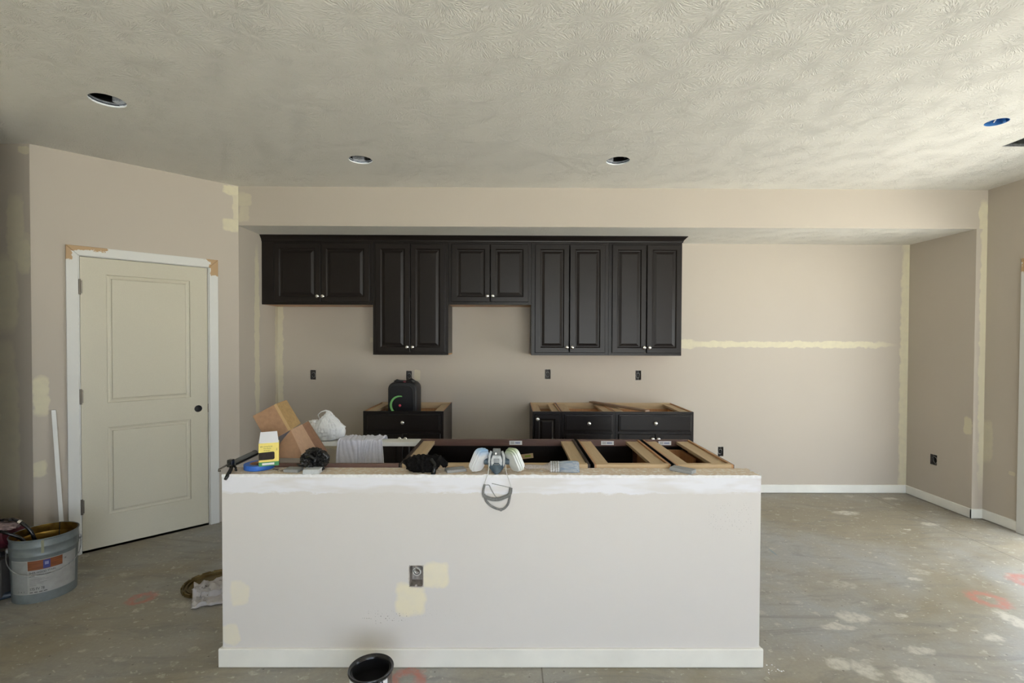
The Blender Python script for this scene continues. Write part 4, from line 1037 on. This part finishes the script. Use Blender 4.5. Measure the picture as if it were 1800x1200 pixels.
# ------------------------------------------------------------------ paint brush
t = thing('paint_brush', 'used paint brush with blue-grey bristles lying right of the respirator', 'brush', (7.6, 90.6, WZ+.55), -.02)
t.rotation_euler = (.85, 0, -.03)
m_hd = simple('dusty_wood_handle', (.33, .29, .26), .75, 0, 3, .15); m_br, tt, bb = nmat('blue_grey_bristles'); g = NT(tt); P = g.coords()
n_ = g.noise(g.vm('MULTIPLY', P, (.3, 9, 9)), 1, 3); g.l(g.mix(g.mapr(n_.outputs[0], .35, .6), (.16, .24, .35), (.42, .44, .46)), bb.inputs['Base Color']); bb.inputs['Roughness'].default_value = .8
def oval(prof, n=14):        # prof: (x, halfwidth y, halfheight z, zc)
    b = B(); vs = []
    for x, hy, hz, zc in prof: vs += [(x, hy*math.cos(2*PI*i/n), zc+hz*math.sin(2*PI*i/n)) for i in range(n)]
    fs = [tuple(range(n-1, -1, -1)), tuple((len(prof)-1)*n+i for i in range(n))]
    for j in range(len(prof)-1): fs += [(j*n+i, j*n+(i+1) % n, (j+1)*n+(i+1) % n, (j+1)*n+i) for i in range(n)]
    b.add(vs, fs); return b
obj('handle', oval([(-5.0, .1, .1, .35), (-4.6, .38, .22, .35), (-3.8, .5, .28, .35), (-2.6, .42, .26, .38), (-1.4, .33, .24, .42), (-.5, .7, .3, .45), (0, 1.0, .36, .45)]), m_hd, t, smooth='all')
b = oval([(0, 1.12, .42, .45), (1.6, 1.15, .42, .45)], 20); obj('ferrule', b, m_galmatte, t, smooth=40)
for x in (.35, .8, 1.25):
    obj('ferrule_ridge', oval([(x-.06, 1.17, .47, .45), (x+.06, 1.17, .47, .45)], 20), m_hinge, t)
b = oval([(1.6, 1.1, .4, .45), (2.6, 1.2, .46, .47), (4.0, 1.3, .42, .44), (5.0, 1.25, .30, .36), (5.3, 1.0, .14, .3)], 20); obj('bristles', b, m_br, t, smooth='all')

# ------------------------------------------------------------------ towel over the white board
def towel():
    b = B(); nx, ns = 70, 34; x0, x1 = -38.8, -28.9
    # path over the board: back edge, top, down the front
    path = [(117.0, 33.2), (116.9, 35.0), (116.2, 35.75), (114.5, 35.6), (112.6, 35.65), (111.95, 35.1), (111.7, 33.0), (111.6, 30.3)]
    P_ = smoothpath([(0, y, z) for y, z in path], 5); ns = len(P_)
    vs = []
    for j, p in enumerate(P_):
        u = j/(ns-1)
        for i in range(nx):
            s_ = i/(nx-1); x = x0+(x1-x0)*s_+.35*math.sin(u*5+s_*9)*(.4+u)
            f = .28*math.sin(s_*46+2.2*math.sin(u*2.5+s_*6))+.22*noise.noise((s_*9, u*3, 2))+.15*math.sin(s_*21+u*2)
            up = max(0, 1-abs(u-.5)*2.2)
            vs.append((x, p.y-abs(f)*.9*(1 if u > .6 else .3) , p.z+abs(f)*.75*(1 if u < .75 else 0)+(.35*noise.noise((s_*5, 0, 7)) if j > ns-4 else 0)+.3*up*noise.noise((s_*6, u*4, 1))))
    fs = [(j*nx+i, j*nx+i+1, (j+1)*nx+i+1, (j+1)*nx+i) for j in range(ns-1) for i in range(nx-1)]
    b.add(vs, fs)
    o = obj('towel', b, simple('lavender_white_cotton', (.66, .66, .73), .9, 0, 2, .05, .03), smooth='all', solid=.12)
    tag(o, 'white cotton towel draped over the white board behind the island wall', 'towel')
towel()
# plastic bag with a white tub inside, on the white board
t = thing('plastic_bag', 'crumpled white translucent plastic bag standing on the white board', 'bag', (-42.4, 114.4, 35.2))
mb, tt, bb = nmat('thin_white_plastic'); bb.inputs['Base Color'].default_value = (.85, .86, .86, 1); bb.inputs['Roughness'].default_value = .3
bb.inputs['Alpha'].default_value = .80; bb.inputs['Specular IOR Level'].default_value = .6
def bagshape(x, y, z, p):
    k = 1.0
    if p.z > .0: k = 1-.62*min(1, p.z*1.25)
    fold = 1+.07*math.sin(math.atan2(p.y, p.x)*31+p.z*5+2*noise.noise(p*3))*(1 if p.z > -.3 else .3)
    return x*k*fold-.0+.25*p.z, y*k*fold, z
b = crumple(3.5, 2.2, 3.5, 5, .16, 5, 1.2, -3.0, True, bagshape); obj('bag', b, mb, t, (.2, 0, 3.05), smooth='all')
b = crumple(3.0, 1.6, 2.3, 9, .22, 5, 1.3, -2.2); obj('bag_bulge', b, mb, t, (-2.6, .2, 2.2), smooth='all')
b = B(); b.tube([(-1.6, -.4, 5.0), (-1.9, -.5, 5.9), (-1.2, -.5, 6.6), (-.2, -.4, 6.9), (.5, -.3, 6.7), (1.3, -.2, 6.1), (1.4, 0, 5.0)], [.35, .3, .3, .4, .4, .3, .3], 8, flat=.35); obj('bag_handle', b, mb, t, smooth='all')
b = crumple(1.9, 1.6, 1.9, 14, .05, 4, .6); obj('bag_bulge', b, mb, t, (2.3, .3, 1.9), smooth='all')

# ------------------------------------------------------------------ bucket, sprayer, floor items
t = thing('paint_bucket', 'large open grey metal paint bucket with paper label, left of the pantry door', 'bucket', (-107.2, 113.5, 0))
m_bk = simple('bluegrey_bucket_paint', (.165, .19, .195), .4, .1, .5, .15)
b = B(); R0, R1, H_b = 5.55, 5.95, 14.2
def rr(z): return R0+(R1-R0)*z/H_b
prof = [(0, .15), (R0-.1, .15), (R0, 0), (rr(4), 4), (rr(10.2), 10.2), (rr(10.3)+.10, 10.35), (rr(10.6)+.10, 10.6), (rr(10.8), 10.75), (rr(12), 12.1), (rr(12)+.10, 12.25), (rr(12.4)+.10, 12.5), (rr(12.6), 12.65), (rr(13.8), 13.8), (R1+.14, 13.95), (R1+.14, 14.15), (R1, 14.2), (R1-.1, 14.1)]
b.lathe(prof, 64); obj('shell', b, m_bk, t, smooth=40)
m_lin, tt, bb = nmat('gold_lacquer_lining'); g = NT(tt); P = g.coords(); n_ = g.noise(P, .5, 4); 
g.l(g.mix(g.mapr(n_.outputs[0], .35, .65), (.20, .11, .02), (.38, .24, .05)), bb.inputs['Base Color']); bb.inputs['Metallic'].default_value = .8; bb.inputs['Roughness'].default_value = .35
b = B(); b.lathe([(R1-.1, 14.1), (rr(12.6)-.12, 12.6), (rr(12.3)-.02, 12.35), (rr(12)-.12, 12.1), (rr(10.8)-.12, 10.8), (rr(10.5)-.02, 10.5), (rr(10)-.12, 10.2), (R0-.12, 1.0), (0, 1.0)], 64); obj('lining', b, m_lin, t, smooth=40)
b = B(); b.lathe([(0, 0), (rr(4)-.13, 0)], 48, (0, 0, 4.0)); obj('paint', b, simple('stain_in_bucket', (.03, .012, .006), .1), t)
def aw(px, py): return math.atan2(py, px)
view = math.atan2(-113.5, 107.2)        # direction from bucket to camera
# paper label wrapped round the shell
def wrap(name, a0, a1, z0, z1, off, mat, parent=None, nn=24, label=None):
    b = B(); vs = []
    for i in range(nn+1):
        a = a0+(a1-a0)*i/nn
        for z in (z0, z1): r_ = rr(z)+off; vs.append((r_*math.cos(a), r_*math.sin(a), z))
    b.add(vs, [(2*i, 2*i+2, 2*i+3, 2*i+1) for i in range(nn)]); return obj(name, b, mat, parent or t, smooth='all', label=label)
m_pap = simple('aged_label_paper', (.34, .34, .325), .6, 0, .8, .08)
m_pap2 = simple('aged_label_paper_left', (.27, .28, .27), .6, 0, .8, .08)
wrap('paper_label', view-1.15, view+1.1, 2.1, 9.6, .02, m_pap)
wrap('label_left_block', view-1.14, view-.52, 2.3, 9.4, .03, m_pap2)
m_org, tt, bb = nmat('wood_photo_print'); g = NT(tt); P = g.coords(); n_ = g.noise(g.vm('MULTIPLY', P, (.4, .4, 4)), 1, 4)
g.l(g.mix(g.mapr(n_.outputs[0], .3, .7), (.13, .035, .012), (.24, .075, .02)), bb.inputs['Base Color'])
wrap('wood_print_band', view-.50, view+.52, 7.4, 9.5, .035, m_org)
m_blu = simple('blue_emblem', (.035, .045, .20), .5)
wrap('blue_emblem', view-.05, view+.15, 7.5, 9.4, .05, m_blu)
wrap('emblem_globe', view-.005, view+.105, 8.3, 9.0, .06, simple('emblem_light', (.22, .24, .42), .5), nn=8)
def btext(s_, sz, a, z, wd, m=m_inkb): text_mesh('lettering', s_, sz, m, t, None, None, bend=(rr(z)+.06, a, z, 0), width=wd)
btext('SHER-WOOD', .62, view-.46, 6.65, 2.9); btext('STAIN', .5, view+.07, 6.75, 1.3)
btext('BAC', .5, view-.46, 6.0, 1.0)
btext('WIPING STAIN', .34, view-.25, 6.1, 2.4)
for k in range(6): wrap('fine_print', view-.46, view-.46+(2.6, 3.2, 1.8, 3.0, 2.4, 1.2)[k]/5.8, 5.4-.28*k, 5.46-.28*k, .045, simple('faint_print', (.16, .16, .16), .6), nn=8)
btext('S64 Y 48', .75, view-.46, 3.0, 2.4) if False else btext('175 FV 78', .8, view-.46, 2.95, 2.5)
for k in range(4): wrap('fine_print', view-.46+.14*k, view-.36+.14*k, 2.42, 2.56, .045, m_inkb, nn=3)
btext('2', .45, view-.86, 2.6, .25); btext('4', .45, view-.76, 2.6, .25); btext('1', .45, view-.66, 2.6, .15)
btext('38', .45, view+.58, 8.4, .4)
# drips
wrap('yellow_drip', view-.10, view-.02, 11.0, 13.9, .12, simple('pale_yellow_paint', (.24, .245, .16), .5), nn=3)
# ears and bail handle
perp = view+PI/2
for s_ in (-1, 1):
    a = view+s_*PI*.52; p = Vector((math.cos(a), math.sin(a), 0))
    b = B(); b.lathe([(0, 0), (.65, 0), (.55, .35), (.25, .5), (0, .5)], 16); o = obj('handle_ear', b, m_gal, t, tuple(p*(rr(11.3)+.05)+Vector((0, 0, 11.2))), smooth=40)
    o.rotation_euler = p.to_track_quat('Z', 'Y').to_euler()
pts = []
for i in range(31):
    u = i/30; a = view-PI*.52+PI*1.04*u; sag = math.sin(PI*u)
    r_ = rr(9)+.45+.35*sag; pts.append((r_*math.cos(a), r_*math.sin(a), 11.2-4.9*sag**.75))
b = B(); b.tube(pts, .09, 6); obj('bail_handle', b, m_gal, t, smooth='all', label='thin wire bail handle')
b = B(); b.tube([(5.2*math.cos(view+2.6), 5.2*math.sin(view+2.6), 14.4), (5.0*math.cos(view+2.6), 5.0*math.sin(view+2.6), 12.5), (4.8*math.cos(view+2.6), 4.8*math.sin(view+2.6), 9)], .1, 6); obj('drip', b, m_black, t)

# paint sprayer at the left edge
t = thing('paint_sprayer', 'maroon paint sprayer with black hoses reaching into the bucket at far left', 'sprayer', (-118.5, 113.0, 0))
m_mar = simple('maroon_housing', (.085, .014, .022), .3, 0, 1, .3); m_blbk = simple('blue_black_base', (.025, .04, .06), .4)
b = B(); b.lathe([(0, 0), (2.9, 0), (3.3, .5), (3.3, 8.5), (2.9, 9.4), (0, 9.5)], 28); obj('motor_housing', b, m_mar, t, (-4.0, -1.5, 13.2), (0, PI/2-.12, .1), smooth=40)
b = B(); b.box(-5, -5.2, 9.9, 8.2, -4.4, 10.9); o = obj('frame_bar', b, m_black, t, bevel=.1); o.rotation_euler = (0, -.10, 0)
for x in (2.6, 4.3, 6.0, 7.6):
    b2 = B(); b2.lathe([(0, .2), (.22, .15), (.22, 0)], 8, (x, -5.2, 10.4), 'y'); obj('bolt', b2, m_knob, o)
b = B(); b.box(-4, -4, .6, 5.6, 3, 9.2); obj('pump_body', b, simple('dark_grey_paint', (.07, .065, .062), .5, 0, .5, .15), t, bevel=.3)
b = B(); b.tube([(-6, -5.0, .7), (3, -4.6, .7), (6.8, -2.0, .9), (8.0, .5, 1.5)], .7, 10); obj('skid', b, m_blbk, t, smooth='all')
def hose(pts, r, m): 
    b = B(); P_ = smoothpath(pts, 8); b.tube(P_, r, 10); return obj('hose', b, m, t, smooth='all')
hose([(1, -1.0, 16.2), (5.0, -1.8, 17.6), (7.5, -1.5, 17.0), (9.6, -1.0, 14.6), (10.4, -.6, 11.5)], .36, m_gloss)
hose([(1, -3.0, 16.0), (4.0, -3.6, 16.0), (6.5, -3.4, 15.2), (8.6, -2.0, 13.2), (9.6, -1.0, 10)], .36, m_gloss)
b = B(); b.tube([(5.2, -2.2, 17.7), (6.2, -2.2, 17.6)], .5, 12); obj('hose_fitting', b, m_knob, t, smooth=40, label='bright steel fitting')
b = B(); b.tube([(7.4, -1.6, 17.1), (7.9, -1.5, 16.8)], .48, 12); obj('hose_fitting', b, m_knob, t, smooth=40)
b = crumple(3.6, 2.0, .9, 12, .35, 4, .9); obj('rag', b, simple('stained_rag', (.22, .16, .15), .9, 0, 1.5, .5), t, (3.6, -2.0, 16.2), smooth='all', label='stained rag over the sprayer')
# bucket lid with rag
t = thing('bucket_lid', 'gold-lined crimped metal bucket lid lying on floor left of the island', 'lid', (-70.2, 116.6, 0))
m_gold = simple('dull_gold_lacquer', (.13, .09, .03), .4, .7, .4, .15)
b = B(); b.lathe([(0, .35), (4.9, .35), (5.0, .25), (5.25, .25), (5.35, .75), (5.6, .75), (5.7, .4), (5.95, .45), (6.1, .9), (6.25, .85), (6.3, .1), (5.9, .05), (0, .05)], 72); obj('disc', b, m_gold, t, smooth=30)
for k in range(16):
    a = 2*PI*k/16; b = B(); b.box(-.95, 6.15, .15, .95, 6.55, .95); obj('crimp_tab', b, m_gold, t, (0, 0, 0), (0, 0, a), bevel=.12)
def sheet_rag():
    b = B(); n = 26; pts = []
    c0, c1, c2, c3 = Vector((-68.9, 106.0)), Vector((-72.6, 113.0)), Vector((-67.0, 119.5)), Vector((-61.0, 109.0))
    for j in range(n):
        for i in range(n):
            u, v = i/(n-1), j/(n-1); p = c0*(1-u)*(1-v)+c1*(1-u)*v+c2*u*v+c3*u*(1-v)
            ed = .5*noise.noise((u*5, v*5, 3)); p = p+Vector((ed, .5*noise.noise((u*5, v*5, 9))))
            on = 1 if (Vector((p.x+70.2, p.y-116.6)).length < 6.6) else 0
            z = .25+abs(noise.noise((p.x*.5, p.y*.5, 1)))*1.5+abs(noise.noise((p.x*1.3, p.y*1.3, 5)))*.5+on*1.1
            if (i in (0, n-1) or j in (0, n-1)) and not on: z = .18+abs(noise.noise((u*7, v*7, 1)))*.5
            pts.append((p.x, p.y, z))
    b.add(pts, [(j*n+i, j*n+i+1, (j+1)*n+i+1, (j+1)*n+i) for j in range(n-1) for i in range(n-1)])
    m, tt, bb = nmat('stained_white_rag'); g = NT(tt); P = g.coords(); n_ = g.noise(P, .45, 4, .6)
    g.l(g.mix(g.mapr(n_.outputs[0], .60, .70), (.50, .48, .48), (.10, .07, .06)), bb.inputs['Base Color']); bb.inputs['Roughness'].default_value = .9
    tag(obj('rag', b, m, smooth=40, solid=.06), 'stained white rag lying partly over the gold bucket lid', 'rag')
sheet_rag()
# paint can in the foreground
t = thing('paint_can', 'open can of black paint on the floor in front of the island wall', 'can', (-21.4, 75.9, 0))
b = B(); b.lathe([(0, .1), (3.15, .1), (3.25, 0), (3.3, .2), (3.2, .35), (3.2, 7.1), (3.35, 7.3), (3.42, 7.5), (3.35, 7.62), (3.1, 7.5)], 56); obj('tin', b, simple('tin_plate', (.45, .44, .43), .25, .95, 1, .2), t, smooth=40)
b = B(); b.lathe([(3.34, 7.15), (3.46, 7.35), (3.48, 7.55), (3.40, 7.68), (3.22, 7.66), (3.05, 7.5), (2.95, 7.3), (2.8, 7.35), (2.72, 7.2), (2.72, 6.2), (3.1, 6.1), (3.1, 5.2), (0, 5.2)], 56); obj('paint', b, m_gloss, t, smooth=40, label='glossy black paint coating the rim')
va = math.atan2(-75.9, 20.9)
b = B(); vs = []
for i in range(25):
    a = va-1.35+2.2*i/24
    for z in (.8, 7.0-.6*max(0, math.sin(i*.9))*.2): vs.append((3.23*math.cos(a), 3.23*math.sin(a), z))
b.add(vs, [(2*i, 2*i+2, 2*i+3, 2*i+1) for i in range(24)]); obj('paper_label', b, m_label, t, smooth='all', label='white label with paint drips')
for a, l_, w_ in ((va+.35, 3.4, .25), (va+.52, 2.0, .12), (va-.5, 1.2, .14), (va+.05, .9, .2)):
    b = B(); b.tube([(3.35*math.cos(a), 3.35*math.sin(a), 7.5), (3.3*math.cos(a), 3.3*math.sin(a), 7.5-l_/2), (3.25*math.cos(a), 3.25*math.sin(a), 7.5-l_)], [w_, w_, w_*.5], 8); obj('drip', b, m_gloss, t, smooth='all')
# white stick leaning by the door
ca, sa = math.cos(PI/4), math.sin(PI/4)
b = B(); base_ = Vector((-116.1, 130.0, 0)); top_ = Vector((-118.6, 127.9+.35+2.2, 39.8)); top_ = Vector((-119.7+.25+.3, 129.95-.55, 39.8))
wv = Vector((ca, sa, 0))*.55; nv = Vector((sa, -ca, 0))
p_b = Vector((-118.1, 130.3, .0))+nv*1.2; p_t = Vector((-119.9, 129.8, 39.8))+nv*.15
b.poly_prism([tuple(p_b-wv*.8), tuple(p_b+wv*.8), tuple(p_t+wv*.8), tuple(p_t-wv*.8)], tuple(nv*.45))
tag(obj('trim_strip', b, m_white), 'thin white trim strip leaning against wall left of the pantry door', 'trim strip')
# a few crumbs of compound by the island corner
b = B(); rnd = random.Random(5)
for k in range(14):
    x, y = 47+rnd.gauss(0, .9), 86.5+rnd.gauss(0, .6); s_ = rnd.uniform(.04, .13); b.box(x-s_, y-s_*.6, 0, x+s_, y+s_*.7, s_*.9)
o = obj('compound_crumbs', b, m_comp); o['kind'] = 'stuff'; tag(o, 'white crumbs of joint compound on floor at right end of island baseboard', 'debris')
